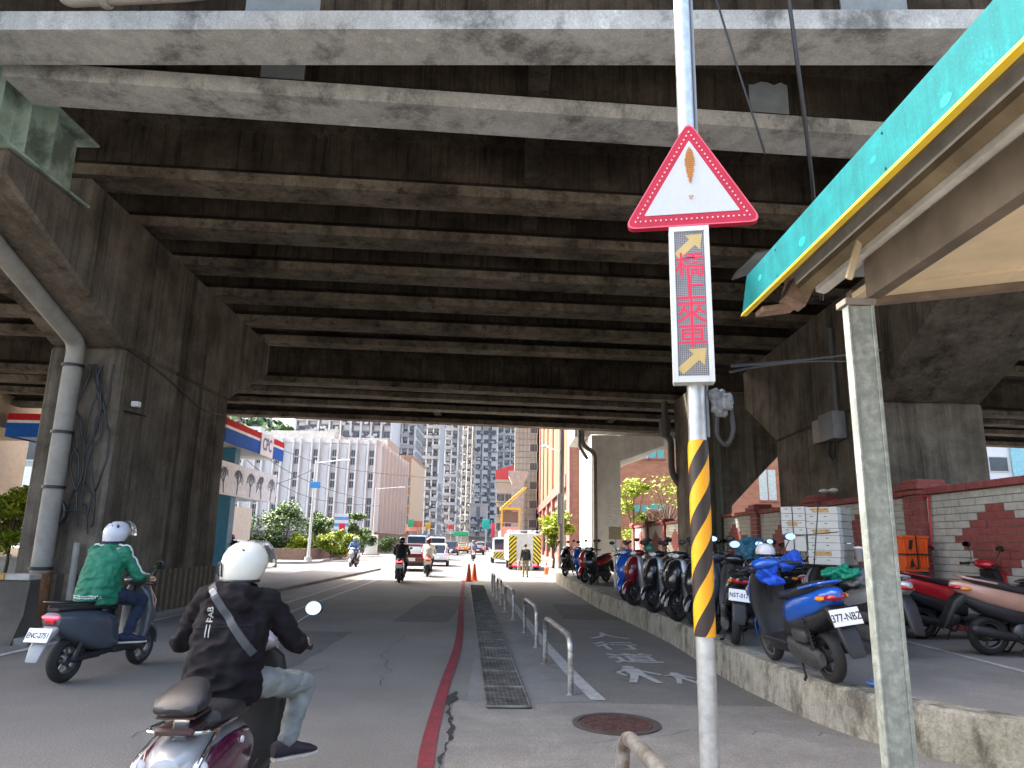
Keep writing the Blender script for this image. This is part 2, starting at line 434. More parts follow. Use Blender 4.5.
bar((2.12, 9.3), (2.05, 8.95), .07, .06); bar((2.18, 9.3), (2.28, 8.98), .07, .06); bar((2.2, 9.5), (2.32, 9.3), .05, .05)
struct(mb, 'walkway_symbol', WP)
# drain grate: bars over a dark channel
mb = MB()
GA, GB = Vector((-.18, 7.5)), Vector((-1.43, 27.8)); HA, HB = Vector((.25, 7.52)), Vector((-.90, 27.6))
mb.quad([(GA.x, GA.y, .008), (HA.x, HA.y, .008), (HB.x, HB.y, .008), (GB.x, GB.y, .008)])
mb.m = 1
for k in range(10):
    a = GA.lerp(HA, k/9); b = GB.lerp(HB, k/9); mb.tube([(a.x, a.y, .018), (b.x, b.y, .018)], .0038, 4)
for k in range(330):
    t = k/330; t = t**1.0; a = GA.lerp(GB, t); b = HA.lerp(HB, t)
    r = .0042 if k % 16 else .018
    mb.tube([(a.x, a.y, .02), (b.x, b.y, .02)], r, 4)
for e in ((GA, GB), (HA, HB), (GA, HA)): mb.tube([(e[0].x, e[0].y, .018), (e[1].x, e[1].y, .018)], .012, 4)
o = mb.build('drain_grate', [mat('channel_dark', (.03, .024, .02), .95), mat('grate_steel', (.15, .145, .13), .7, .3, var=.3, scale=9, dark=(.085, .07, .06))])
tag(o, 'long steel drain grate set between the red line and the metal hoops', 'drain')
# manhole
t = thing('manhole_cover', 'round rusty manhole cover in the pavement in front of the hoops', 'manhole', (1.01, 6.97, .006))
RM = mat('rusty_iron', (.10, .05, .042), .75, .3, var=.5, scale=14, bump=.8, bscale=60)
mb = MB(); mb.lathe([(.0, 0), (.33, 0), (.33, .008), (0, .008)], seg=40); mb.m = 0
for i in range(-6, 7):
    for j in range(-6, 7):
        if (i*i+j*j) < 38 and (i+j) % 2 == 0: mb.box((i*.045, j*.045, .011), (.03, .03, .006))
mb.build('lid', RM, t)
MB().lathe([(.345, 0), (.40, 0), (.40, .012), (.345, .012)], seg=40, closed=True).build('rim', mat('iron_rim', (.09, .075, .065), .7, .3, var=.3), t)
# ================================================================ kerb and raised parking
kp = smooth_path([(6.2, 4.3), (4.6, 5.0), (3.7, 5.75), (3.08, 6.7), (2.82, 8.2), (2.74, 9.6), (2.76, 12.5), (2.58, 15.6), (2.34, 18.8), (2.24, 22.8), (2.10, 26), (2.0, 32), (2.0, 36)], 8)
mb = MB(); rs = []
for i, p in enumerate(kp):
    a, b = kp[max(i-1, 0)], kp[min(i+1, len(kp)-1)]; tt = (b-a).normalized(); n = Vector((tt.y, -tt.x))
    if n.x < 0 and abs(n.x) > .3: n = -n
    prof = [(-.03, -.01), (-.012, .30), (0, .36), (.03, .385), (.24, .385), (.24, -.01)]
    rs.append([(p.x+n.x*u, p.y+n.y*u, z) for u, z in prof])
mb.rings(rs)
struct(mb, 'kerb', KERB)
mb = MB(); inner = [(p.x+.2, p.y) for p in kp]
pl = [(x, y, .383) for x, y in inner]+[(7.1, 36, .383), (30, 36, .383), (30, 4.3, .383)]
for i in range(len(inner)-1): mb.quad([(*inner[i], .381), (12, inner[i][1], .381), (12, inner[i+1][1], .381), (*inner[i+1], .381)])
struct(mb, 'parking_platform', PLAT)
struct(ribbon(MB(), [(5.42, 5.5), (5.43, 8), (5.47, 10.4), (5.5, 20), (5.5, 30)], .09, .386), 'parking_line', WP)
mb = MB(); mb.lathe([(.0, -.03), (.035, -.03), (.05, .0), (.03, .01), (.025, -.02)], axis='y', seg=14)
# ================================================================ hoops
def tubebend(p, r=.15, n=6):
    """polyline with rounded corners"""
    P = [Vector(q) for q in p]; out = [P[0]]
    for i in range(1, len(P)-1):
        a = (P[i-1]-P[i]).normalized(); b = (P[i+1]-P[i]).normalized()
        rr = min(r, (P[i-1]-P[i]).length*.49, (P[i+1]-P[i]).length*.49)
        s, e = P[i]+a*rr, P[i]+b*rr
        for k in range(n+1):
            t = k/n; out.append(s*(1-t)**2+P[i]*2*t*(1-t)+e*t*t)
    out.append(P[-1]); return out
HOOP = [((.74, 2.5), (.60, 3.95), 'worn steel hoop rail nearest the camera, partly below the picture edge'),
        ((.70, 8.23), (.52, 10.2), 'scratched silver hoop rail beside the near end of the white walkway line'),
        ((.46, 11.7), (.31, 13.55), 'second silver hoop rail up the path, its near leg dented'),
        ((.12, 15.7), (-.06, 17.4), 'third silver hoop rail up the path from the manhole'),
        ((-.18, 19.4), (-.30, 21.0), 'fourth hoop rail up the path, dark in the shade'),
        ((-.42, 22.6), (-.52, 24.2), 'farthest hoop rail, small beside the far end of the drain grate')]
for a, b, lab in HOOP:
    h = .60 if a[1] > 5 else .67; mid = ((a[0]+b[0])/2, (a[1]+b[1])/2)
    t = thing('hoop_rail', lab, 'hoop rail', (*mid, 0), group='steel hoop rails along the walkway')
    pts = tubebend([(a[0]-mid[0], a[1]-mid[1], 0), (a[0]-mid[0], a[1]-mid[1], h), (b[0]-mid[0], b[1]-mid[1], h), (b[0]-mid[0], b[1]-mid[1], 0)], .22, 7)
    MB().tube(pts, .034 if a[1] > 5 else .036, 12).build('tube', STEEL, t)
    for q in (a, b): MB().lathe([(.036, 0), (.06, 0), (.06, .012), (.036, .012)], (q[0]-mid[0], q[1]-mid[1], 0), seg=12, closed=True).build('foot_collar', STEEL, t)
# ================================================================ overpass
op = thing('overpass', 'dark concrete elevated road crossing overhead on long girders', 'bridge')
def shear(k):
    M = Matrix.Identity(4); M[1][0] = k; return M
def girder(yc, z, x0, x1, k, web, fl, h=1.35, fw=.33, fh=.2):
    mb = MB(); mb.M = Matrix.Translation((0, yc, z)) @ shear(k)
    n = max(2, int((x1-x0)/4)); seg = [x0+(x1-x0)*i/n for i in range(n+1)]
    prof = [(-fw, 0), (fw, 0), (fw, fh), (.1, fh+.18), (.1, h-.25), (.28, h-.12), (.28, h), (-.28, h), (-.28, h-.12), (-.1, h-.25), (-.1, fh+.18), (-fw, fh)]
    rs = [[(x, y, zz) for y, zz in prof] for x in seg]
    N = len(prof)
    for i in range(n):
        for j in range(N):
            mb.m = 1 if j in (0, 1, 11) else 0
            a = rs[i][j]; b = rs[i][(j+1) % N]; c = rs[i+1][(j+1) % N]; d = rs[i+1][j]
            mb.add([a, b, c, d], [[0, 1, 2, 3]])
    for r in (rs[0], rs[-1]): mb.m = 0; mb.quad(r)
    bm = mb.build('girder', [web, fl], op)
    return bm
CF2 = conc('girder_soffit', (.075, .06, .045), (.16, .132, .10), (.24, .205, .16), vs=1, f=3)  # paler than the webs: light on the soffits put into the colour
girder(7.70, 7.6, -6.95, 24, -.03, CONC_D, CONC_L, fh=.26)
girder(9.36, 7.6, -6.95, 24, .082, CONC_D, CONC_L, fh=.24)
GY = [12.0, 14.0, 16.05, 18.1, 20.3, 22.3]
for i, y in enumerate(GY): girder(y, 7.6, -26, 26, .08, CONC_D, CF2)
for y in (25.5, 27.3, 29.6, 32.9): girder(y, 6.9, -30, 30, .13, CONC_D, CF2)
def slab(name, pts, z0, z1, mt):
    mb = MB(); mb.prism(pts, 'z', z0, z1); return mb.build(name, mt, op)
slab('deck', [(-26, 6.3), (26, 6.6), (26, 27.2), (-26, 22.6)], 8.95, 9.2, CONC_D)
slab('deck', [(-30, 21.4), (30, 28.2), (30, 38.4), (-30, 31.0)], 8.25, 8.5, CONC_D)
slab('parapet', [(-30, 30.7), (30, 38.1), (30, 38.4), (-30, 31.0)], 8.5, 9.4, CONC)
slab('parapet', [(-26, 6.3), (26, 6.6), (26, 6.85), (-26, 6.55)], 9.2, 10.1, CONC)
ys = [7.7, 9.36]+GY
for xd in (-.15+.3, 7.0+1.2, -14, 15):
    for a, b in zip(ys[:-1], ys[1:]):
        if xd < -7 and a < 12: continue
        MB().bx(xd, xd+.3, a+.105+.08*xd*(a > 9), b-.105+.08*xd*(b > 9), 7.95, 8.94).build('diaphragm', CONC_D, op)
for xd in (-3.5, 4.5):
    for a, b in ((25.5, 27.3), (27.3, 29.6), (29.6, 32.9)):
        MB().bx(xd, xd+.3, a+.105+.13*xd, b-.105+.13*xd, 7.2, 8.24).build('diaphragm', CONC_D, op)
PATCH = mat('blue_grey_repair_mortar', (.27, .31, .33), .9, var=.15, scale=4)
def jag(x0, x1, z0, z1, y, n=7, amp=.04):
    top = [(x0+(x1-x0)*i/n, z1+random.uniform(-amp, amp)) for i in range(n+1)]
    bot = [(x1-(x1-x0)*i/n, z0+random.uniform(-amp*.3, amp*.3)) for i in range(n+1)]
    mb = MB(); mb.prism(top+bot, 'y', y-.012, y+.02); return mb
random.seed(5)
for x0, x1, yy in ((-3.84, -3.06, 9.36-.10-.29), (3.40, 4.10, 9.36-.10+.30)):
    jag(x0, x1, 7.9, 8.5, yy).build('repair_patch', PATCH, op)
for x0, x1 in ((-3.43, -2.5), (3.93, 4.74)):
    jag(x0, x1, 7.95, 8.5, 7.59-.03*(x0+x1)/2).build('repair_patch', PATCH, op)
random.seed(14)
for y in GY[1:]:
    for k in range(1):
        xx = random.uniform(-6, 7); yy = y+.08*xx
        mb = MB(); mb.bx(xx, xx+random.uniform(.2, .7), yy-.34, yy+.335, 7.594, 7.66); mb.build('mended_patch', MC['mended_grey'] if 'mended_grey' in MC else mat('mended_grey', (.12, .105, .085), .95, var=.3), op)
# drain pipe slung under the deck at the top left
mb = MB(); mb.tube(tubebend([(-5.2, 6.95, 8.9), (-5.2, 6.95, 7.52), (-3.84, 6.95, 7.63), (-2.2, 6.95, 7.9), (-2.2, 6.95, 8.9)], .15), .085, 14)
mb.lathe([(.115, 0), (.125, .02), (.125, .06), (.115, .08)], (-4.75, 6.95, 7.56), 'x', 14)
mb.build('drain_pipe', PIPEM, op)
# exterior shutter marks: pale drips on girder C
# steel bracket framing the two pale girders to the left pier
t = thing('steel_bracket_beam', 'pale green steel beam with stiffener plates bolted beside the left pier top', 'steel beam', (-7.2, 9, 6.9))
GRN = mat('pale_green_steel', (.52, .66, .57), .5, .1, var=.12, scale=3, dark=(.2, .26, .21))
mb = MB(); mb.bx(-.19, -.15, -4, 1.75, .03, 1.12); mb.build('web', GRN, t)
for z in (0, 1.12): MB().bx(-.34, .10, -4, 1.95, z, z+.035).build('flange', GRN, t)
for k in range(9): MB().bx(-.15, .08, -3.6+k*.56-.01, -3.6+k*.56+.01, .036, 1.119).build('stiffener', GRN, t)
# ---------------------------------------------------------------- piers
def pier(lab, x0, x1, colpoly, cappoly, mt=CONC, base=None):
    t = thing('bridge_pier', lab, 'bridge pier', ((x0+x1)/2, colpoly[0][0], 0), group='bridge piers')
    ox, oy = (x0+x1)/2, colpoly[0][0]
    for nm, poly in (('column', colpoly), ('pier_cap', cappoly)):
        mb = MB(); mb.prism([(y-oy, z) for y, z in poly], 'x', x0-ox, x1-ox)
        # chamfer long edges a little
        bm = bmesh.new(); o = mb.build(nm, mt, t); bm.from_mesh(o.data)
        bmesh.ops.bevel(bm, geom=[e for e in bm.edges], offset=.05, segments=1, affect='EDGES'); bm.to_mesh(o.data); bm.free()
        o.data.set_sharp_from_angle(angle=R(30))
    return t
PL = pier('broad weathered concrete pier left of the road behind the rider in green', -8.48, -7.1,
          [(12.6, -.1), (17.7, -.1), (17.5, 4.95), (12.6, 4.95)],
          [(12.6, 4.955), (17.5, 4.955), (20.1, 6.2), (20.1, 7.1), (10.9, 7.45), (10.9, 6.88), (9.0, 6.86), (9.0, 6.45)])
PRr = pier('dark concrete pier behind the brick wall on the right, electric boxes on its side', 7.45, 9.75,
          [(14.4, -.1), (19.8, -.1), (19.8, 4.5), (14.4, 4.6)],
          [(14.4, 4.605), (19.8, 4.505), (22.3, 5.9), (22.3, 7.1), (9.8, 7.4), (9.8, 6.75)])
# striped guard round the foot of the left pier
t = thing('striped_guard', 'faded yellow and black striped guard at the foot of the left pier', 'guard', (-7.1, 15.0, 0))
mb = MB(); 
for k in range(40):
    y = -2.42+k*.13; mb.m = k % 2; mb.bx(.0, .03 if k % 2 else .036, y, y+.13, .0, .92)
mb.build('side_panel', [mat('faded_black_stripe', (.06, .05, .04), .8, dirt=.6), mat('faded_yellow_stripe', (.17, .13, .08), .8, var=.3, dirt=.7)], t)
mb = MB()
for k in range(10):
    x = -1.36+k*.13; mb.m = k % 2; mb.bx(x, x+.13, -2.46, -2.42 if k % 2 else -2.426, 0, .92)
mb.build('front_panel', [MC['faded_black_stripe'], MC['faded_yellow_stripe']], t)
# drain pipe down the front of the left pier
t = thing('pier_drain_pipe', 'fat grey drain pipe with rusty foot running down the left pier', 'drain pipe', (-7.85, 12.35, 0))
mb = MB(); mb.tube([(0, 0, .95), (0, 0, 4.55)], .155, 20); mb.tube(tubebend([(0, 0, 4.5), (0, .02, 4.95), (-.05, -3.4, 6.3), (-.05, -4.6, 6.8)], .3, 8), .15, 18)
mb.build('pipe', PIPEM, t)
MB().tube([(0, 0, 0), (0, 0, .96)], .172, 20).build('rusty_foot', RUST, t)
for z in (1.0, 2.35, 3.3, 4.5): MB().lathe([(.166, 0), (.182, 0), (.182, .05), (.166, .05)], (0, 0, z), seg=20, closed=True).build('clamp', BLKM, t)
MB().tube([(.48, .12, .1), (.48, .12, 1.45)], .055, 12).build('small_pipe', PIPEM, t)
t = thing('cable_bundle', 'black cables hanging loose beside the fat drain pipe', 'cables', (-7.4, 12.5, 0))
random.seed(11)
for k in range(7):
    pts = []
    x = random.uniform(-.35, .1); 
    for i in range(12):
        z = 4.6-i*.27*random.uniform(.9, 1.05); pts.append((x+.12*math.sin(i*.7+k)+random.uniform(-.03, .03)+i*.012*k*.3, random.uniform(-.06, .02), max(z, 1.6)))
    MB().tube(smooth_path(pts, 3), .019, 6).build('cable', BLK, t)
mb = MB(); mb.tube([(-.42+.17*math.cos(a), -.06, 1.95+.2*math.sin(a)) for a in [i*math.pi/8 for i in range(17)]], .045, 8); mb.build('cable_coil', BLK, t)
MB().tube([(-.3, -.05, 1.95), (0, -.2, 2.0), (.25, -.22, 1.93)], .015, 6).build('cable', BLK, t)
t = thing('wall_cable', 'thin cable sagging along the side face of the left pier', 'cable', (-7.06, 12.7, 0))
MB().tube(smooth_path([(0, -.1, 4.95), (0, 1.5, 4.75), (0, 3.2, 4.45), (0, 4.4, 4.5)], 5), .012, 6).build('cable', BLK, t)
MB().box((.05, .35, 3.98), (.14, .12, .1), .01).build('clip_box', WHITE, t); MB().tube([(0, .1, 3.8), (.12, .6, 3.8)], .02, 6).build('arm', BLKM, t)
# electric boxes on the right pier
t = thing('electric_box', 'grey electric cabinet and smaller beige box on the right pier', 'electric box', (7.44, 15.9, 4.3))
MB().box((-.16, .0, 0), (.3, .75, .62), .02).build('cabinet', mat('cabinet_grey', (.22, .23, .23), .5, dirt=.3), t)
MB().box((-.09, .85, .02), (.16, .42, .55), .02).build('small_box', mat('box_beige', (.36, .33, .27), .6, dirt=.3), t)
mb = MB(); mb.tube(smooth_path([(-.1, .1, -.3), (-.1, .2, -.7), (-.12, .35, -.55), (-.1, .3, -.3)], 5), .03, 8); mb.tube([(-.05, .3, -.3), (-.05, .3, -1.3)], .012, 6)
mb.build('cable', BLK, t); MB().tube([(-.08, -.1, .3), (-.08, -.1, 2.3)], .07, 8).build('conduit', mat('conduit', (.1, .1, .1), .6), t)
# ---- ramp piers beyond
def ypier(lab, poly, y0, y1, mt):
    cx = sum(p[0] for p in poly[:2])/2
    t = thing('ramp_pier', lab, 'bridge pier', (cx, y0, 0), group='flared ramp piers')
    colp = [p for p in poly if p[1] < 3.0 or p in poly[:4]]
    mb = MB(); mb.prism([(x-cx, z) for x, z in poly], 'y', 0, y1-y0); o = mb.build('shaft', mt, t)
    bm = bmesh.new(); bm.from_mesh(o.data); bmesh.ops.bevel(bm, geom=bm.edges[:], offset=.04, segments=1, affect='EDGES'); bm.to_mesh(o.data); bm.free()
    return t
ypier('dark flared pier half hidden behind the brick wall under the far deck', [(6.1, 0), (7.45, 0), (7.5, 2.95), (9.2, 4.7), (9.2, 6.88), (6.1, 6.88)], 24.2, 26.2, CONC)
tp = ypier('pale sunlit pier with a flared top beyond the bridge shadow', [(3.9, 0), (5.35, 0), (5.35, 5.55), (7.5, 6.35), (7.5, 6.85), (3.9, 6.85)], 34.5, 40, mat('new_concrete', (.72, .70, .64), .9, var=.12, scale=2, streak=.2))
MB().bx(-1.4, 12, 1.0, 5.0, 6.86, 8.3).build('ramp_beam', CONC_S, tp)
mb = MB(); mb.tube(tubebend([(-1.15, -.25, 7), (-1.15, -.25, 6.3), (-.55, -.2, 5.9), (-.55, -.2, 0)], .25), .11, 10); mb.tube([(-1.3, -.25, 7), (-1.3, -.25, 6.2), (-.9, -.25, 5.6)], .08, 8)
mb.build('drain_pipe', mat('pipe_dark', (.13, .13, .12), .6), tp)
random.seed(2); mb = MB()
for k in range(9): mb.tube(smooth_path([(.0+random.uniform(-.1, .1), -.02, 3.6-k*.16), (.25, -.02, 3.7-k*.16+random.uniform(-.06, .06)), (.5, -.02, 3.6-k*.16)], 4), .02, 4)
mb.build('spray_paint_mark', WHITE, tp)
t = thing('dark_drain_pipe', 'dark drain pipe with hopper dropping beside the far flared pier', 'drain pipe', (5.9, 26, 0))
mb = MB(); mb.tube(tubebend([(-.2, 0, 6.85), (-.2, 0, 5.6), (0, 0, 5.4), (0, 0, 4.1), (.6, .0, 3.4), (.6, 0, 2.5)], .35), .12, 12); mb.lathe([(.13, 5.5), (.22, 5.8), (.22, 6.2), (.13, 6.2)], (-.2, 0, 0), seg=12)
mb.build('pipe', mat('pipe_dark', (.1, .1, .1), .6), t)
t = thing('thin_downpipe', 'thin dark downpipe in front of the dark flared pier', 'drain pipe', (7.0, 24.0, 0))
MB().tube([(0, 0, 0), (0, 0, 6.2)], .12, 10).build('pipe', mat('pipe_olive', (.09, .095, .075), .6), t)
# ================================================================ brick wall
WX = 7.1; PY = [12.5+4.1*k for k in range(-3, 8)]
wall = thing('brick_wall', 'long grey brick wall with red diamonds, red piers and red coping', 'wall', (WX, 12.5, .38))
def brickpanel(y0, y1):
    mb = MB(); ch = .113; L = .41; rows = 19; cy = (y0+y1)/2-.1
    mb.m = 2; mb.bx(.02, .22, y0, y1, 0, rows*ch)
    for r in range(rows):
        off = (r % 2)*L/2; n = int((y1-y0)/L)+2
        for k in range(n):
            a = max(y0, y0+k*L-off); b = min(y1, y0+(k+1)*L-off)-.012
            if b-a < .03: continue
            m_ = (a+b)/2; d = abs(r-12)/4.6+abs(m_-cy)/1.05
            mb.m = 1 if (d < 1.05 or r == 0) else 0
            mb.bx(-.002+random.uniform(0, .006), .03, a, b, r*ch, (r+1)*ch-.012)
    return mb
for i in range(len(PY)-1):
    y0, y1 = PY[i]-12.5+.28, PY[i+1]-12.5-.28
    brickpanel(y0, y1).build('brick_panel', [BRGREY, BRICK, MORT], wall)
    mb = MB(); n = 9
    for k in range(n):
        a = y0+(y1-y0)*k/n; mb.bx(-.07, .28, a, a+(y1-y0)/n-.01, 19*.113, 19*.113+.11, .01)
    mb.build('coping', BRICK, wall)
for y in PY:
    y -= 12.5; mb = MB(); ch = .113
    mb.m = 1; mb.bx(-.08, .3, y-.26, y+.26, 0, 2.2)
    mb.m = 0
    for r in range(19):
        for k in range(3 if r % 2 else 2):
            ed = [-.28, -.1, .1, .28] if r % 2 else [-.28, 0, .28]
            mb.bx(-.1, .32, y+ed[k]+.005, y+ed[k+1]-.005, r*ch, (r+1)*ch-.012)
    p = mb.build('wall_pier', [BRICK, mat('pale_mortar', (.4, .33, .3), .95)], wall)
    mb = MB(); mb.bx(-.16, .38, y-.34, y+.34, 2.155, 2.24, .01); mb.bx(-.2, .42, y-.38, y+.38, 2.24, 2.34, .015); mb.bx(-.13, .35, y-.3, y+.3, 2.34, 2.42, .02)
    mb.build('pier_top', BRICK, p)
t = thing('red_pipe_clip', 'thin red rod hooked on the brick pier beside the orange crate', 'rod', (WX-.03, 12.1, 1.6))
MB().tube(tubebend([(0, .25, .9), (-.02, -.05, .9), (-.02, 0, .1)], .04), .018, 6).build('rod', mat('red_rod', (.5, .05, .06), .5), t)
for y, z, s in ((16.4, 2.84, .16), (15.9, 2.82, .12), (14.3, 2.64, .2)):
    o = MB().ell((0, 0, .05), (.1, s, .05)).build('wall_litter', WHITE if s < .2 else mat('grey_bag', (.4, .38, .35), .6), loc=(WX+.1, y, z+(-.0)))
    tag(o, {.16: 'small white litter lying on the wall pier behind the boxes', .12: 'tiny white scrap on the wall pier beside the larger litter', .2: 'crumpled grey bag lying on the wall coping near the post'}[s], 'litter')
# jersey barrier left
t = thing('concrete_barrier', 'dirty dark concrete barrier with a worn yellow rim at the left edge', 'barrier', (-8.02, 11.2, 0))
mb = MB(); mb.prism([(-.35, 0), (.35, 0), (.3, .12), (.16, .4), (.12, .9), (-.12, .9), (-.16, .4), (-.3, .12)], 'x', -2.2, .85)
mb.build('body', mat('dirty_barrier', (.085, .075, .06), .85, var=.3, scale=2, bump=.3), t)
mb = MB(); mb.m = 0
for k in range(8): mb.m = k % 2; mb.bx(-2.2+k*.382, -2.2+(k+1)*.382-.01, -.15, .14, .9, .99, .01)
mb.build('rim', [mat('worn_yellow', (.5, .3, .07), .8, dirt=.5), mat('worn_white', (.4, .38, .34), .8, dirt=.5)], t)
struct(MB().bx(-9.6, -6.95, 10.9, 40, -.02, .10, .02), 'median_kerb', mat('median_concrete', (.2, .19, .18), .9, dirt=.4))
def at(u, v, Y):
    d = CF+CR*((u-512)/FPX)-CU*((v-384)/FPX)
    return EYE+d*(Y/d.y)
def atz(u, v, z=0.):
    d = CF+CR*((u-512)/FPX)-CU*((v-384)/FPX)
    return EYE+d*((z-1.6)/d.z)
# ================================================================ sign pole
pole = thing('sign_pole', 'galvanised pole with a spiral yellow and black band holding the warning signs', 'pole', (1.22, 4.6, 0))
mb = MB(); mb.tube([(0, 0, 0), (0, 0, 1.2), (0, 0, 6.6)], .058, 24); mb.tube([(0.0, 0, .78), (0, 0, .8)], .0605, 24); mb.build('post', GALV, pole)
MB().tube([(.075, .02, 2.3), (.08, .02, 4.2), (.078, .02, 6.5)], .013, 8).build('conduit', mat('grey_conduit', (.25, .27, .28), .5), pole)
mb = MB(); zl, zh, pit, NS = 1.06, 2.27, .33, 48
for b in range(-3, 9):
    for kk in (0, 1):
        mb.m = kk
        for j in range(NS):
            a0, a1 = -math.pi+2*math.pi*j/NS, -math.pi+2*math.pi*(j+1)/NS
            z = [zl+.02+b*pit+kk*pit/2+e*pit/2+a/math.pi*pit for a, e in ((a0, 0), (a1, 0), (a1, 1), (a0, 1))]
            z = [min(zh, max(zl, q)) for q in z]
            if max(z)-min(z) < 1e-4: continue
            mb.quad([(.066*math.cos(a), .066*math.sin(a), q) for a, q in zip((a0, a1, a1, a0), z)])
mb.build('striped_band', [YELR, mat('band_black', (.03, .022, .02), .4, var=.15)], pole, sharp=60)
# warning triangle
YAW = R(-11)
t = thing('warning_sign', 'red and white triangular warning sign with an amber exclamation mark', 'sign', (1.21, 4.50, 3.76), YAW)
def rtri(s, r, n=6):
    """rounded triangle outline, flat edge at the bottom"""
    P = [Vector((-s/2, 0)), Vector((s/2, 0)), Vector((0, s*.866))]; out = []
    for i in range(3):
        p = P[i]; a = (P[i-1]-p).normalized(); b = (P[(i+1) % 3]-p).normalized()
        for k in range(n+1):
            q = k/n; A = p+a*r; B = p+b*r; out.append(A*(1-q)**2+p*2*q*(1-q)+B*q*q)
    return out
SREDM = mat('sign_red', (.46, .008, .03), .35, var=.08)
SWH = mat('sign_white', (.50, .515, .53), .4, var=.03, scale=30)
mb = MB(); mb.prism([(p.x, p.y-.02) for p in rtri(.93, .09)], 'y', 0, .055); mb.build('backplate', SREDM, t)
mb = MB(); mb.prism([(p.x, p.y+.07) for p in rtri(.64, .01)], 'y', -.004, .01); mb.build('face', SWH, t)
mb = MB(); 
o_, i_ = rtri(.93, .09), rtri(.90, .085)
mb.add([(p.x, -.003, p.y-.02) for p in o_]+[(p.x, -.003, p.y-.02+.009) for p in i_], [[i, (i+1) % len(o_), len(o_)+(i+1) % len(o_), len(o_)+i] for i in range(len(o_))])
mb.build('rim', mat('sign_rim', (.75, .1, .15), .4), t)
mb = MB()
for i in range(3):
    P = [Vector((-.38, .03)), Vector((.38, .03)), Vector((0, .69))]
    a, b = P[i], P[(i+1) % 3]
    for k in range(22):
        p = a.lerp(b, k/22); mb.lathe([(.006, -.008), (.006, 0)], (p.x, 0, p.y), 'y', 6)
mb.build('border_lamps', mat('lamp_bead', (.75, .5, .55), .3), t)
mb = MB()
for r in range(17):
    z = .30+r*.0165; hw = .034*max(.05, math.sin(math.pi*min(.985, .08+.90*(r/16)**1.45)))**.75
    n = max(1, int(hw*2/.013)); 
    for k in range(n): mb.lathe([(.0058, -.012), (.0058, -.004)], ((k-(n-1)/2)*.0145, 0, z), 'y', 6)
mb.build('exclamation_stroke', mat('amber_bead', (.55, .21, .03), .3, var=.1), t); mb = MB()
for dx, dz in ((0, 0), (-.010, .009), (.010, .009), (0, -.010)): mb.lathe([(.005, -.012), (.005, -.004)], (dx, 0, .19+dz), 'y', 6)
mb.build('exclamation_dot', mat('amber_bead', (.55, .21, .03), .3, var=.1), t)
MB().prism([(p.x, p.y) for p in [Vector(((.026+.012*math.sin(a))*math.cos(a), .43+.135*math.sin(a))) for a in [i*math.pi/10 for i in range(20)]]], 'y', -.006, -.003).build('mark_backing', mat('amber_backing', (.42, .24, .10), .6), t)
for z in (.15, .5): MB().box((0, .1, z), (.16, .1, .035), .004).build('bracket', GALV, t)
# LED board
t = thing('led_sign', 'tall narrow grey sign board with four red characters and yellow arrows', 'sign', (1.185, 4.50, 2.64), YAW)
mb = MB(); W2, HH = .132, 1.09
mb.bx(-W2, W2, .005, .11, 0, HH, .006)
for x0, x1, z0, z1 in ((-W2, -W2+.033, 0, HH), (W2-.033, W2, 0, HH), (-W2+.034, W2-.034, 0, .04), (-W2+.034, W2-.034, HH-.035, HH)): mb.bx(x0, x1, -.012, .0045, z0, z1)
mb.build('housing', mat('housing_white', (.62, .64, .62), .5, var=.08, dirt=.12), t)
PW = W2-.034; mb = MB(); mb.m = 0; mb.bx(-PW, PW, -.001, .004, .04, HH-.035)
mb.m = 1
for k in range(17): x = -PW+2*PW*k/16; mb.bx(x-.0016, x+.0016, -.004, -.0012, .04, HH-.035)
for k in range(82): z = .045+(HH-.085)*k/81; mb.bx(-PW, PW, -.0045, -.0013, z-.0014, z+.0014)
mb.build('led_panel', [mat('led_panel_dark', (.13, .13, .14), .6), mat('led_grid', (.36, .36, .37), .5)], t)
LR = mat('led_red', (.62, .02, .06), .6, var=.2, scale=80, emit=(1, .02, .08), estr=.04); LY = mat('led_yellow', (.52, .38, .14), .5, var=.1)
for i, ch in enumerate('橋上來車'):
    mb = MB(); add_mesh(mb, textmesh(ch, .215, .001, bold=.0012), Matrix.Translation((-.0, -.0043, .80-i*.165)) @ TEXT_FACING_SOUTH @ Matrix.Diagonal((.95, .86, 1, 1))); mb.build('lettering', LR, t)
for zc in (.15, .955):
    mb = MB(); q = Matrix.Rotation(R(-42), 3, 'Y')
    arrow = [(-.085, -.018), (.02, -.018), (.02, -.05), (.085, 0), (.02, .05), (.02, .018), (-.085, .018)]
    if zc > .5: arrow = [(-x, z) for x, z in arrow][::-1]; q = Matrix.Rotation(R(-42), 3, 'Y')
    if zc > .5: arrow = [(-x, z) for x, z in arrow]
    P = [q @ Vector((x*1.35, -.0046, z*1.5)) for x, z in arrow]
    mb.quad([(p.x, p.y, p.z+zc) for p in P]); mb.build('arrow', LY, t)
t = thing('wrapped_junction', 'junction box wrapped in grey plastic beside the pole under the tall board', 'junction box', (1.36, 4.62, 2.5))
random.seed(9); mb = MB()
for k in range(7):
    c = Vector((random.uniform(-.02, .07), random.uniform(-.04, .04), random.uniform(-.05, .12)))
    mb.box(c, (random.uniform(.04, .09), .05, random.uniform(.08, .16)), .012, Matrix.Rotation(random.uniform(-.5, .5), 3, 'Y'))
mb.build('plastic_wrap', mat('film_grey', (.16, .17, .18), .25, var=.4, scale=25), t)
MB().tube(smooth_path([(0, 0, -.05), (-.01, 0, -.18), (.05, 0, -.25), (.1, 0, -.15), (.09, 0, 0)], 5), .016, 8).build('cable_loop', BLK, t)
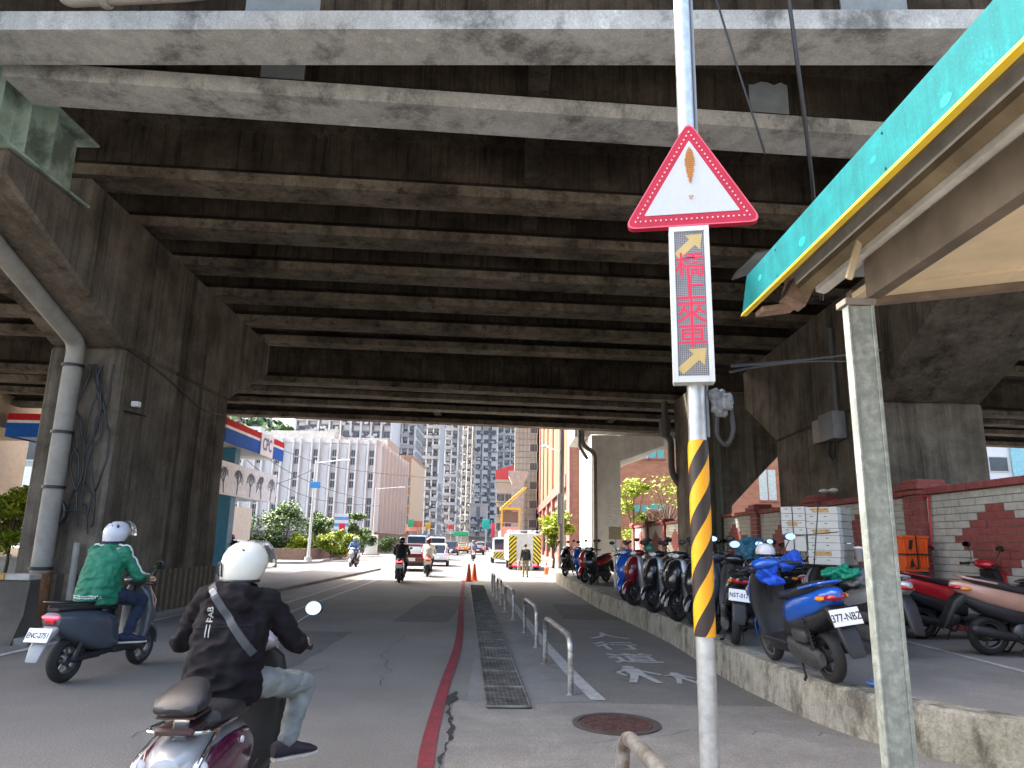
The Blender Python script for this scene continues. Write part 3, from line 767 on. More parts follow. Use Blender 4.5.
def wire(name_lab, pts, r=.012, name='overhead_cable', mt=None):
    P = [Vector(p) for p in pts]; o = P[0].copy()
    ob = MB().tube(smooth_path([p-o for p in P], 6), r, 6).build(name, mt or BLK, loc=o)
    return tag(ob, name_lab, 'cable')
wire('thin black wire from the wrapped junction towards the right pier', [at(732, 366, 4.7), at(780, 362, 6), at(836, 356, 8), at(880, 350, 10)], .012)
wire('second thin wire sagging just below the one from the wrapped junction', [at(730, 372, 4.7), at(770, 365, 6), at(820, 361, 8), at(870, 362, 10)], .01)
wire('thin dark cable hanging from the deck right of the sign pole', [at(706, -34, 7.0), at(735, 60, 7.0), at(756, 125, 7.0), at(765, 154, 7.1)], .012)
wire('thick dark cable hanging behind the canopy tip', [at(787, -14, 6.5), at(797, 60, 6.6), at(806, 130, 6.9), at(814, 200, 7.4), at(822, 300, 9)], .022)
# ================================================================ canopy and post
cp = thing('shop_canopy', 'canopy with teal fascia, metal gutter rails and beige plank ceiling at the top right', 'canopy', (1.33, 3.9, 2.9))
L0 = Vector((1.33, 3.9, 2.9))
mb = MB(); mb.prism([(p[0]-3.9, p[1]-2.9) for p in [(3.90, 2.912), (3.79, 3.10), (-.5, 3.10), (-.5, 2.912)]], 'x', -.012, .012)
mb.build('fascia', TEAL, cp)
mb = MB(); mb.prism([(p[0]-3.9, p[1]-2.9) for p in [(3.91, 2.900), (3.90, 2.911), (-.5, 2.911), (-.5, 2.900)]], 'x', -.016, .016)
mb.build('yellow_edge', YEL, cp)
for k in (1, 4, 7):
    for zz in (.03, .17): MB().lathe([(0, -.017), (.004, -.017), (.005, -.012)], (0, -.2-k*.35, zz), 'x', 8).build('rivet', mat('rivet_teal', (.01, .09, .1), .5), cp)
random.seed(19); mb = MB()
for k in range(5):
    yy = -.35-k*.55+random.uniform(-.1, .1); zz = random.uniform(.05, .13); r1_, r2_ = random.uniform(.015, .04), random.uniform(.01, .022)
    mb.quad([(-.0128, yy+r1_*random.uniform(.92, 1.08)*math.cos(a), zz+r2_*random.uniform(.92, 1.08)*math.sin(a)) for a in [i*math.pi/6 for i in range(12)]])
mb.build('paint_touch_up', mat('teal_fresh', (.0, .24, .27), .6, spec=.2), cp)
def along(poly, y0, y1, name, mt, parent=cp):
    mb = MB(); mb.prism([(x-L0.x, z-L0.z) for x, z in poly], 'y', y0-L0.y, y1-L0.y); return mb.build(name, mt, parent)
along([(1.36, 3.095), (1.36, 3.0), (1.45, 3.0), (1.45, 3.095)], -.5, 3.74, 'dark_gap_fill', mat('gap_shade_black', (.012, .011, .01), .9, spec=.1))  # added black box, stands in for the shade between fascia and rails
RAILM = mat('rail_beige_metal', (.26, .20, .12), .6, .1, var=.3, scale=5, dirt=.45); RAILG = mat('rail_galvanised', (.70, .68, .62), .5, .1, var=.15, scale=6, dirt=.35)
along([(1.47, 3.095), (1.47, 3.06), (1.50, 3.03), (1.50, 3.06), (1.52, 3.095)], -.5, 3.72, 'gutter_rail', RAILM)
along([(1.523, 3.09), (1.523, 3.0), (1.54, 2.985), (1.555, 2.985), (1.555, 3.09)], -.5, 3.68, 'gutter_rail', RAILG)
along([(1.53, 3.08), (1.53, 2.96), (1.56, 2.93), (1.57, 2.93), (1.57, 3.08)], -.5, 3.62, 'gutter_rail', RAILM)
along([(1.573, 3.0), (1.573, 2.905), (1.615, 2.895), (1.63, 2.90), (1.63, 3.0)], -.5, 3.5, 'gutter_rail', RAILG)
along([(1.60, 2.893), (1.60, 2.71), (1.66, 2.71), (1.66, 2.893)], -.5, 3.05, 'beam', mat('brown_beam', (.12, .095, .07), .6, var=.3, scale=5, dirt=.3))
along([(1.36, 3.10), (1.36, 3.115), (5, 3.3), (5, 3.28)], -1, 3.85, 'light_block_roof', mat('light_block_roof', (.3, .32, .32), .6, dirt=.3))  # unseen roof over the canopy, added to block light from above
PLY = mat('plank_beige', (.66, .54, .36), .7, var=.12, scale=2.5, dirt=.18)
q = math.atan2(-.24, .54); dx, dy = math.cos(q), math.sin(q); nx, ny = -dy, dx
e0 = Vector((1.6, 3.34)); s = 0
for k, wd in enumerate((.16, .3, .55, .62, .62, .62, .62)):
    a = e0-Vector((nx, ny))*s; b = e0-Vector((nx, ny))*(s+wd-.008); s += wd
    mb = MB(); zt = 2.80+.012*(k % 2)
    def hit(p): tt = (1.665-p.x)/dx; return p+Vector((dx, dy))*tt
    A, B = hit(a), hit(b); C_, D_ = B+Vector((dx, dy))*3.4, A+Vector((dx, dy))*3.4
    mb.prism([(p.x-L0.x, p.y-L0.y) for p in (A, B, C_, D_)], 'z', zt-L0.z, zt+.03-L0.z)
    mb.build('ceiling_plank', PLY, cp)
a = e0+Vector((nx, ny))*.003; b = a+Vector((nx, ny))*.05
mb = MB(); mb.prism([(p.x-L0.x, p.y-L0.y) for p in (hit(a), hit(b), hit(b)+Vector((dx, dy))*3.4, hit(a)+Vector((dx, dy))*3.4)], 'z', 2.77-L0.z, 2.85-L0.z)
mb.build('end_trim', mat('trim_brown', (.16, .12, .09), .8, dirt=.4, var=.3), cp)
mb = MB(); mb.box((.22, -.22, .06), (.12, .1, .14), .004, Matrix.Rotation(.5, 3, 'Y')); mb.box((.14, -.12, .0), (.2, .12, .03), .004, Matrix.Rotation(-.15, 3, 'Y')); mb.box((.2, -.12, .1), (.012, .1, .2), 0, Matrix.Rotation(.3, 3, 'Y'))
mb.build('torn_end_plate', mat('rusty_plate', (.3, .2, .15), .7, var=.4, scale=12, dirt=.4), cp)
mb = MB(); mb.add([(-.04, -.02, .27), (-.0, .2, .30), (.13, .25, .36), (.16, -.02, .40), (.05, -.1, .35)], [[0, 1, 2, 3, 4]]); mb.add([(-.04, -.02, .262), (-.0, .2, .292), (.13, .25, .352), (.16, -.02, .392), (.05, -.1, .342)], [[0, 1, 2, 3, 4]])
mb.build('torn_sheet', mat('torn_grey', (.12, .12, .12), .6, var=.4), cp)
mb = MB(); mb.box((.20, -.93, .0), (.03, .02, .27), .003, Matrix.Rotation(.33, 3, 'Y')); mb.build('strut', PLY, cp)
po = thing('canopy_post', 'spangled galvanised steel post in the right foreground holding the canopy', 'post', (1.53, 3.0, 0))
mb = MB(); mb.bx(-.050, .072, .0, .045, .0, 2.66, .004); mb.bx(-.050, -.036, -.008, .0, 0, 2.66, .003); mb.bx(.056, .072, -.006, .0, 0, 2.66, .002)
SPG = mat('spangled_zinc', (.27, .30, .275), .55, .3, var=.3, scale=30, dark=(.20, .225, .205), dirt=.3, bump=.1)
mb.build('channel', SPG, po)
MB().bx(-.06, .08, -.012, .08, 2.66, 2.69, .003).build('top_plate', mat('dull_steel', (.2, .18, .15), .6, dirt=.4), po)
MB().bx(-.12, .12, -.05, .12, 0, .02, .003).build('base_plate', SPG, po)
# ================================================================ scooters
# local axes: x right, y forward, z up; wheels touch z = 0
def wheel(t, y, r=.235, w=.05, spokes=5, nm='wheel', drum=True, rimm=None):
    cz = r
    mb = MB(); n = 12
    prof = []
    for i in range(n):
        a = 2*math.pi*i/n; prof.append((r-w*.85+w*.85*math.cos(a), w*math.sin(a)))
    mb.lathe(prof, (0, 0, 0), 'x', 28, closed=True)
    ty = mb.build(nm, RUBB, t, loc=(0, y, cz))
    rm = MB(); ri = r-w*1.55
    rm.lathe([(ri+.006, -.035), (ri+.012, -.04), (ri+.012, .04), (ri+.006, .035), (ri-.012, .03), (ri-.012, -.03)], (0, 0, 0), 'x', 28, closed=True)
    for k in range(spokes):
        a = 2*math.pi*k/spokes+.3; c, s_ = math.cos(a), math.sin(a)
        rm.tube([(0, c*.03, s_*.03), (0, c*(ri-.005), s_*(ri-.005))], [.02, .014], 6)
    rm.lathe([(.0, -.05), (.045, -.05), (.06, -.03), (.06, .03), (.045, .05), (0, .05)], (0, 0, 0), 'x', 16)
    if drum: rm.lathe([(.085, -.055), (.085, -.045)], (0, 0, 0), 'x', 20)
    rm.build('rim', rimm or MC['rim_grey'], ty)
    return ty
mat('rim_grey', (.12, .12, .125), .4, .6)
BLUEP = mat('paint_blue', (.01, .10, .50), .25, var=.04, coat=.8)
GREYP = mat('paint_graphite', (.075, .09, .11), .3, var=.05, coat=.5)
SILVP = mat('paint_silver', (.40, .41, .42), .3, .4, var=.05, coat=.6, dirt=.12)
MAROP = mat('paint_maroon', (.07, .006, .03), .22, var=.3, scale=30, coat=.8)
REDPT = mat('paint_red', (.45, .012, .02), .25, var=.05, coat=.8)
DREDP = mat('paint_dark_red', (.16, .008, .015), .25, var=.05, coat=.8)
BLKP = mat('paint_black', (.012, .012, .014), .22, var=.05, coat=.8)
PINKP = mat('paint_rose_gold', (.50, .29, .22), .32, .25, var=.05, coat=.6, dirt=.06)
WHTP = mat('paint_white', (.6, .6, .6), .3, var=.04, coat=.6)
GREENP = mat('paint_green', (.03, .16, .09), .3, var=.05, coat=.6)
SEATM = mat('seat_vinyl', (.02, .02, .022), .42, var=.2, scale=30, bump=.15, bscale=120)
ENG = mat('engine_alloy', (.09, .09, .092), .5, .5, var=.3, scale=12)
def plate_on(parent, c, tilt, txt=None, w=.27, h=.15):
    mb = MB(); mb.box((0, 0, 0), (w, .006, h), .002)
    p = mb.build('licence_plate', PLATE, parent, loc=c, rot=(tilt, 0, 0))
    if txt:
        mb = MB(); add_mesh(mb, textmesh(txt, h*(.62 if len(txt) < 8 else .52), .0006, bold=.0012), Matrix.Translation((0, -.0042, -.005)) @ TEXT_FACING_SOUTH @ Matrix.Diagonal((.78, 1.0, 1, 1)))
        mb.build('plate_number', INK, p)
    return p
def mirrors(t, y, z, x=.22, h=.2, rx=.065, rz=.042, out=.10, stalk=BLKM, round_=False, shell=BLK):
    for s in (-1, 1):
        mb = MB(); tip = Vector((s*(x+out), y+.02, z+h))
        mb.tube(smooth_path([(s*x, y, z), (s*(x+.03), y+.02, z+h*.55), tuple(tip)], 4), .006, 6)
        mb.ell(tip+Vector((0, .012, .03)), (rx, .018, rz if not round_ else rx), 16, 8)
        m_ = mb.build('mirror', shell, t)
        g = MB(); c = tip+Vector((0, -.008, .03)); rr = (rz if not round_ else rx)*.86
        g.quad([(c.x+rx*.88*math.cos(a), c.y-.020+.34*rr*math.sin(a), c.z+rr*math.sin(a)) for a in [i*math.pi/10 for i in range(20)]]); g.build('mirror_glass', MIRR, m_)
def front_end(t, body, hy=.40, hz=1.04, hw=.33, beak=True, turn=0):
    MB().tube(smooth_path([(-hw, hy-.10, hz-.02), (-.2, hy-.03, hz+.01), (0, hy, hz-.01), (.2, hy-.03, hz+.01), (hw, hy-.10, hz-.02)], 4), .011, 8).build('handlebar', BLKM, t)
    for s in (-1, 1):
        mb = MB(); mb.tube([(s*(hw-.11), hy-.075, hz-.012), (s*hw, hy-.105, hz-.022)], .018, 10); mb.tube([(s*hw, hy-.105, hz-.022), (s*(hw+.02), hy-.11, hz-.024)], .021, 10)
        mb.build('grip', BLK, t)
        MB().tube([(s*(hw-.12), hy-.02, hz-.015), (s*(hw-.06), hy-.01, hz-.02), (s*(hw+.0), hy-.045, hz-.03)], .006, 5).build('brake_lever', MC['rim_grey'], t)
    mb = MB()
    for s in (-1, 1): mb.tube([(s*.065, .47, .60), (s*.072, .64, .25)], .018, 8)
    mb.tube([(-.08, .5, .56), (.08, .5, .56)], .02, 6); mb.tube([(0, .5, .56), (0, .39, 1.0)], .025, 8)
    mb.build('fork', BLKM, t)
    # fender: arched shell over the front wheel
    mb = MB(); rs = []
    for k in range(13):
        a = R(0+k*10); ring = []
        ww = .045+.03*math.sin(math.pi*k/12)
        for (px, dr) in ((-ww, -.03), (-ww, .0), (-ww*.6, .022), (0, .03), (ww*.6, .022), (ww, 0), (ww, -.03), (ww*.9, -.03), (ww*.6, .008), (0, .018), (-ww*.6, .008), (-ww*.9, -.03)):
            rr = .262+dr; ring.append((px, .64+rr*math.cos(a), .24+rr*math.sin(a)))
        rs.append(ring)
    mb.rings(rs); mb.build('front_fender', body, t)
def sport(name, label, loc, rz, body=BLUEP, low=BLK, plate=None, seat=SEATM, lean=0., steer=0, group='parked scooters'):
    t = thing(name, label, 'scooter', loc, rz, group)
    wheel(t, .64, spokes=3); wheel(t, -.62, spokes=3, w=.055)
    mb = MB()
    mb.loft([(-1.04, 0, .02, .80, .85), (-1.0, 0, .07, .755, .875), (-.88, 0, .125, .68, .88), (-.68, 0, .155, .60, .84), (-.42, 0, .162, .53, .79), (-.2, 0, .145, .45, .75), (-.04, 0, .11, .40, .70), (.0, 0, .07, .42, .66)], e=2.9)
    mb.build('rear_cowl', body, t)
    mb = MB(); mb.loft([(-.9, 0, .10, .60, .72), (-.7, 0, .145, .48, .66), (-.4, 0, .155, .38, .6), (-.1, 0, .13, .33, .6), (.03, 0, .10, .32, .58)], e=3); mb.build('under_cowl', low, t)
    mb = MB(); mb.loft([(-.86, 0, .05, .87, .90), (-.80, 0, .10, .84, .925), (-.62, 0, .13, .80, .92), (-.45, 0, .135, .76, .875), (-.3, 0, .132, .74, .825), (-.08, 0, .125, .72, .81), (.06, 0, .08, .70, .79), (.1, 0, .03, .70, .76)], e=3); mb.build('seat', seat, t)
    mb = MB(); mb.bx(-.165, .165, -.08, .44, .27, .33, .02); mb.bx(-.13, .13, -.05, .40, .2, .268, .02); mb.build('floorboard', low, t)
    mb = MB(); mb.loft([(.27, 0, .15, .40, .46), (.45, 0, .185, .44, .52), (.65, 0, .20, .46, .57), (.83, 0, .19, .43, .57), (.96, 0, .15, .39, .54), (1.0, 0, .08, .40, .5)], 'z', e=3.2); mb.build('leg_shield', low, t)
    mb = MB(); mb.loft([(.42, 0, .05, .54, .66), (.5, 0, .11, .51, .74), (.65, 0, .155, .5, .77), (.8, 0, .165, .5, .72), (.93, 0, .13, .49, .64), (.98, 0, .08, .48, .58)], 'z', e=2.4); mb.build('front_apron', body, t)
    mb = MB(); mb.ell((0, .40, 1.05), (.165, .13, .075), 18, 10); mb.build('handlebar_cowl', body, t)
    MB().ell((0, .49, 1.05), (.09, .05, .042), 14, 8).build('headlight', CLEAR, t)
    MB().ell((0, .34, 1.085), (.07, .04, .035), 12, 6).build('dash', GLASSD, t)
    for s in (-1, 1):
        MB().ell((s*.12, .70, .76), (.045, .03, .06), 10, 6).build('front_lamp', mat('smoked_lens', (.16, .15, .15), .15, var=0, coat=.4), t)
    front_end(t, body)
    mirrors(t, .36, 1.07)
    MB().ell((0, -.965, .80), (.105, .075, .04), 16, 8).build('tail_light', REDL, t)
    for s in (-1, 1): MB().ell((s*.115, -.90, .79), (.035, .07, .026), 10, 6).build('turn_signal', AMBER, t)
    mb = MB(); mb.tube(tubebend([(-.13, -.55, .86), (-.125, -.95, .93), (.125, -.95, .93), (.13, -.55, .86)], .12), .014, 8); mb.build('grab_rail', body, t)
    mb = MB(); mb.loft([(-1.16, 0, .07, .30, .34), (-1.10, 0, .085, .36, .50), (-1.02, 0, .09, .50, .66), (-.92, 0, .10, .60, .74), (-.82, 0, .10, .64, .76)], e=4); mb.build('rear_fender', BLK, t)
    plate_on(t, (0, -1.085, .635), R(-22), plate)
    mb = MB(); mb.loft([(-.74, -.125, .03, .18, .30), (-.62, -.125, .05, .13, .34), (-.35, -.12, .06, .15, .35), (-.12, -.11, .05, .2, .38), (-.06, -.11, .02, .24, .34)], e=2.6); mb.ell((0, -.2, .30), (.13, .17, .12)); mb.box((-.145, -.45, .42), (.09, .28, .12), .03); mb.ell((.12, -.3, .3), (.04, .1, .1))
    mb.build('engine', ENG, t)
    mb = MB(); mb.cap((.165, -.42, .25), (.185, -.86, .33), .05, .06, 14); mb.tube(smooth_path([(.05, -.1, .2), (.12, -.2, .14), (.16, -.35, .2), (.165, -.42, .25)], 4), .018, 8); mb.build('exhaust', BLKM, t)
    mb = MB(); A, B = Vector((-.15, -.66, .27)), Vector((-.13, -.55, .64)); mb.tube([A, B], .014, 6)
    mb.tube([A.lerp(B, .12+.75*k/60)+Vector((.033*math.cos(k*.9), .033*math.sin(k*.9), 0)) for k in range(61)], .006, 5); mb.build('shock', BLKM, t)
    mb = MB()
    for s in (-1, 1): mb.tube([(s*.09, -.22, .2), (s*.13, -.33, .02)], .012, 6)
    mb.tube([(-.13, -.33, .02), (-.17, -.38, .01)], .015, 6); mb.tube([(-.10, -.25, .16), (.10, -.25, .16)], .012, 6); mb.build('stand', BLKM, t)
    return t
def pose(t, lean):
    """lean over on the side stand, keeping the heading"""
    t.rotation_euler = (0, lean, t.rotation_euler.z)
# ---- prototypes and the parked row
blue = sport('scooter', 'blue scooter with white plate 377-NBZ parked at the kerb edge', (3.0, 7.62, .39), R(4), BLUEP, BLK, '377-NBZ')
base = sport('scooter', 'black scooter with plate beginning NST parked behind the striped pole', (3.06, 10.15, .385), R(-14), BLKP, BLK, 'NST-0179')
for ch in base.children_recursive:
    if ch.name.startswith('plate_number'): pass
def park(label, x, y, rz, body, lean=.12, low=None, src=base, seat=None, plate=True):
    t = copy_tree(src); t.location = (x, y, .385); t.rotation_euler = (0, lean, rz); t['label'] = label
    for ch in list(t.children_recursive):
        n = ch.name.split('.')[0]
        if n in ('rear_cowl', 'front_apron', 'handlebar_cowl', 'front_fender', 'grab_rail'):
            ch.material_slots[0].link = 'OBJECT'; ch.material_slots[0].material = body
        if low and n in ('leg_shield', 'under_cowl'):
            ch.material_slots[0].link = 'OBJECT'; ch.material_slots[0].material = low
        if n == 'plate_number': bpy.data.objects.remove(ch)
    return t
pose(blue, -.15); pose(base, .1)
# row along the kerb, noses towards the kerb
HD = R(128)
for k, (lab, body, low, dx, da) in enumerate([
    ('bright blue scooter facing the kerb, farthest of the dense near row', BLUEP, None, .0, 0),
    ('black scooter with white leg shield next to the bright blue one', BLKP, WHTP, .1, 6),
    ('dark red scooter, third in the dense row from the bright blue one', DREDP, SILVP, .0, -4),
    ('black scooter beside the dark red one, its leg shield facing the kerb', BLKP, None, .12, 3),
    ('black scooter with silver leg shield in the middle of the dense row', BLKP, SILVP, .02, -5),
    ('black scooter right after the silver shielded one in the dense row', BLKP, None, .08, 2),
    ('silver trimmed black scooter left of the striped pole', BLKP, SILVP, .0, -3),
    ('black scooter just left of the striped pole, wheel at the kerb edge', BLKP, None, .06, 4),
    ('dark scooter mostly hidden behind the striped pole', GREYP, None, .1, 8)]):
    yy = 16.9-k*.72; kx = 2.76-max(0, yy-12.5)*.075
    park(lab, kx+.58+dx, yy, HD+R(da)+R(16 if k == 0 else 0), body, .08 if k % 2 else .13, low)
for k, (lab, body) in enumerate([('black scooter in the rear line behind the bright blue one', BLKP), ('dark red scooter in the rear line, second from the far end', DREDP), ('black scooter in the rear line behind the graphite one', BLKP), ('graphite scooter in the rear line behind the striped pole', GREYP), ('black scooter in the rear line right of the striped pole', BLKP)]):
    park(lab, 4.35+.1*(k % 2), 16.2-k*.95, R(-50+8*(k % 3)), body, .08)
park('black scooter with red rear lamp standing higher behind the NST scooter', 4.1, 11.5, R(12), BLKP, -.05)
park('silver scooter behind the blue 377-NBZ one with bags on its seat', 4.25, 9.35, R(14), SILVP, .1)
park('black scooter near the wall under the stack of white cartons', 4.75, 10.6, R(25), BLKP, .05)
park('dark green scooter deep in the row near the brick wall', 5.0, 12.6, R(20), GREENP, .08)
park('black scooter against the wall behind the dark green one', 5.1, 14.0, R(-50), BLKP, .08)
park('silver scooter against the far part of the wall', 5.1, 15.2, R(-55), SILVP, .08)
park('dark red scooter against the wall behind the dense row', 5.1, 16.4, R(-58), DREDP, .08)
park('graphite scooter against the wall behind the bright blue one', 5.0, 17.6, R(-55), GREYP, .08)
park('black scooter in the second line past the bright blue one', 4.0, 18.9, R(150), BLKP, .08)
park('black scooter in the far group, nearest to the kerb', 2.65, 23.0, R(170), BLKP, .08)
park('red scooter in the far group beside the pale pier', 2.85, 23.9, R(140), REDPT, .08)
park('blue scooter at the end of the far group by the traffic cone', 2.6, 26.2, R(168), BLUEP, .08)
park('black scooter at the very end of the far group', 2.5, 28.4, R(150), BLKP, .08)
park('silver scooter behind the far group near the pale pier', 4.2, 26.0, R(160), SILVP, .08)
park('black scooter under the orange crate near the brick pier', 6.45, 12.3, R(-70), BLKP, .1)
park('red scooter between the crate scooter and the rose gold one', 6.47, 10.6, R(-84), REDPT, .1)
park('rose gold scooter parked tail out at the right edge', 6.45, 9.0, R(-95), PINKP, .1)
for o in list(scn.objects):
    if o.name.startswith('licence_plate') and o.parent and o.parent.location.x > 3.9 and o.parent.get('category') == 'scooter': bpy.data.objects.remove(o)
# ---- things lying on or hung over the parked scooters
t = thing('delivery_crate', 'orange plastic crate strapped on the black scooter by the brick pier', 'crate', (6.52, 11.9, 1.27), R(12)); t.scale = (1.1, 1.1, 1.3)
OR = mat('crate_orange', (.78, .12, .02), .5, var=.06)
mb = MB(); rs = []
for z, k in ((0, .88), (.40, 1.0)): rs.append([(.22*k*a, .17*k*b, z) for a, b in ((-1, -1), (1, -1), (1, 1), (-1, 1))])
mb.rings(rs); mb.bx(-.235, .235, -.185, .185, .40, .435, .006)
for k in range(7): mb.bx(-.2+k*.062, -.19+k*.062, -.186, -.15, .05, .4)
mb.build('box', OR, t)
MB().bx(-.228, .228, -.19, .19, .2, .215).build('strap', BLK, t); MB().bx(-.01, .01, -.192, .192, .03, .44).build('strap', BLK, t)
MB().prism([(-.14, .27), (-.08, .27), (-.05, .38), (-.11, .38)], 'y', -.190, -.187).build('black_mark', BLK, t); MB().prism([(-.14, .06), (-.05, .06), (-.09, .16)], 'y', -.190, -.187).build('black_mark', BLK, t)
t = thing('carton_stack', 'tall stack of white cartons tied with black cord on a scooter', 'cartons', (4.05, 9.6, 1.40), R(-44)); t.scale = (.9,)*3
random.seed(4); CART = mat('carton_white', (.52, .52, .48), .7, var=.06, scale=4, dirt=.08); CARG = mat('carton_side', (.30, .30, .25), .7, var=.15, scale=40)
for c_, (x0, x1, z0, n, bw) in enumerate(((-.42, -.06, .42, 3, .1), (-.05, .40, .0, 8, .1))):
    for k in range(n+(c_ == 0)):
        z = z0+k*.102; mb = MB(); j = random.uniform(-.008, .008)
        mb.m = 0; mb.bx(x0+j, x1+j, -.15, .0, z, z+.098, .003)
        mb.m = 1; mb.bx(x0+j+.004, x1+j-.004, .001, .42, z+.002, z+.096, .003)
        for i in range(2): mb.m = 2; mb.bx(x0+.06+i*.2, x0+.1+i*.2, -.153, -.149, z+.06, z+.07)
        if k % 3 == 1: mb.m = 3; mb.bx(x0+.09, x1-.12, -.1525, -.149, z+.02, z+.085)
        mb.build('carton', [CART, CARG, mat('print_black', (.06, .06, .06), .6), mat('print_brown', (.42, .27, .12), .7, var=.6, scale=60)], t)
MB().bx(-.40, -.08, -.14, .2, .18, .41, .004).build('carton', CART, t)
MB().tube([(-.25, -.157, .15), (-.25, -.157, .84), (-.25, .3, .84)], .007, 5).build('cord', BLK, t)
MB().tube([(.02, -.157, .0), (.14, -.157, .84), (.14, .3, .84)], .007, 5).build('cord', BLK, t)
MB().tube([(-.42, -.157, .38), (.40, -.157, .46)], .005, 5).build('cord', BLK, t)
def cloth(lab, name, cat, c, r, mt, seed, vox=.012):
    random.seed(seed); mb = MB()
    for k in range(9):
        p = Vector((random.uniform(-1, 1)*r[0]*.5, random.uniform(-1, 1)*r[1]*.5, random.uniform(-1, 1)*r[2]*.5))
        mb.ell(p, (r[0]*random.uniform(.4, .7), r[1]*random.uniform(.4, .7), r[2]*random.uniform(.35, .6)), 10, 6, Matrix.Rotation(random.uniform(-.8, .8), 3, 'Y'))
    me = remeshed(mb, vox, 2, name)
    for v in me.vertices:
        v.co += v.co.normalized()*noise.noise(v.co*16)*.03+v.co.normalized()*noise.noise(v.co*40)*.012
    return tag(linkmesh(name, me, mt, loc=c), lab, cat)
cloth('teal rain cover bundled over a scooter left of the white carton stack', 'rain_cover', 'rain cover', (3.55, 10.7, 1.56), (.24, .2, .22), mat('cover_teal', (.01, .10, .16), .5, var=.1), 21)
cloth('bright blue cloth tucked behind the handlebar of the blue 377-NBZ scooter', 'blue_cloth', 'cloth', (2.84, 7.97, 1.32), (.13, .09, .14), mat('cloth_blue', (.01, .09, .62), .6), 22, .008)
cloth('blue jacket draped left of the tall carton stack', 'blue_jacket', 'jacket', (3.55, 9.2, 1.45), (.2, .14, .14), mat('cloth_blue2', (.01, .08, .5), .6), 23, .01)
cloth('green plastic bag on the silver scooter under the cartons', 'green_bag', 'bag', (4.02, 8.9, 1.30), (.22, .14, .09), mat('bag_green', (.0, .22, .12), .35), 24, .01)
cloth('crumpled grey sack lying among the scooters under the carton stack', 'grey_sack', 'sack', (4.28, 8.95, 1.22), (.24, .16, .09), mat('sack_grey', (.2, .2, .2), .6), 25, .01)
cloth('black plastic sheet wrapped over the seat of the rose gold scooter', 'plastic_sheet', 'plastic sheet', (6.75, 9.0, 1.27), (.62, .2, .07), mat('sheet_black', (.015, .015, .017), .22, coat=.4), 33, .012)
cloth('crumpled black bag hanging behind the striped pole', 'black_bag', 'bag', (3.2, 8.9, .95), (.2, .16, .16), mat('bag_black', (.03, .032, .03), .45), 26, .01)
cloth('blue and white cloth face mask lying on the ground beneath the blue scooter', 'face_mask', 'mask', (3.42, 6.85, .40), (.16, .07, .03), mat('mask_blue', (.1, .25, .7), .6), 27, .006)
t = thing('white_helmet', 'white open helmet resting on the handlebar of the blue 377-NBZ scooter', 'helmet', (2.86, 8.12, 1.52)); t.scale = (.82,)*3
mb = MB(); mb.loft([(0, 0, .115, -.13, .13), (.05, 0, .125, -.135, .135), (.10, 0, .11, -.12, .12), (.14, 0, .07, -.08, .08), (.152, 0, .02, -.03, .03)], 'z', e=2.2); mb.build('shell', WHTP, t)
MB().tube([(.116*math.cos(a), .13*math.sin(a), 0) for a in [i*math.pi/10 for i in range(20)]], .012, 6, closed=True).build('trim', BLK, t)
def half_helmet(lab, x, y, z, mt, rz=0):
    t = thing('helmet', lab, 'helmet', (x, y, z), rz)
    mb = MB(); mb.loft([(-.02, 0, .12, -.135, .13), (.05, 0, .125, -.14, .135), (.11, 0, .10, -.115, .11), (.15, 0, .05, -.06, .05)], 'z', e=2.2); mb.build('shell', mt, t)
    MB().bx(-.10, .10, .12, .17, .01, .03, .008).build('peak', BLK, t)
half_helmet('black helmet resting on the seat behind the striped pole on its right', 3.3, 9.9, 1.30, BLKP)
half_helmet('dark green half helmet hung on the bright blue scooter by the kerb', 3.05, 15.9, 1.5, GREENP)
half_helmet('grey helmet on a seat beside the steel post', 4.62, 9.6, 1.25, GREYP)
def cup(lab, x, y, z):
    t = thing('paper_cup', lab, 'cup', (x, y, z)); mb = MB(); mb.lathe([(.0, 0), (.045, 0), (.06, .16), (.055, .16)], seg=14); mb.build('cup_body', mat('cup_grey', (.25, .23, .22), .6), t)
    MB().lathe([(.0, .165), (.063, .162), (.063, .18), (0, .19)], seg=14).build('lid', WHITE, t)
cup('drinks cup with a white lid standing right of the tall carton stack', 4.5, 9.35, 1.45)
# ================================================================ people
from mathutils.bvhtree import BVHTree
def hand(mb, c, s, curl=True):
    """right (s=1) or left hand closed on a grip that runs along x; forearm comes from behind"""
    c = Vector(c); mb.ell(c+Vector((0, -.035, .018)), (.042, .045, .018), 10, 6)
    for i, L in enumerate((.9, 1, .95, .8)):
        x = c.x+(i-1.5)*.021*s
        mb.tube([(x, c.y-.01, c.z+.03), (x, c.y+.018, c.z+.030*L), (x, c.y+.034, c.z+.006), (x, c.y+.028, c.z-.018*L), (x, c.y+.006, c.z-.026*L)], [.0105, .0105, .0095, .009, .007], 7)
    mb.tube([(c.x-s*.035, c.y-.05, c.z+.01), (c.x-s*.05, c.y-.018, c.z-.004), (c.x-s*.046, c.y+.008, c.z-.016)], [.013, .011, .009], 7)
def wrinkle(me, amp, sc, seed=0):
    o = Vector((seed*3.1, seed*1.7, 0)); me.update()
    nn = [v.normal.copy() for v in me.vertices]
    for v, n in zip(me.vertices, nn):
        p = v.co*sc+o; p.z *= 1.7
        k = noise.noise(p)+.5*noise.noise(p*2.3); r = (1-abs(k)*2.2)
        v.co += n*(amp*(r-.4)+amp*.5*noise.noise(v.co*4+o))
    me.update()
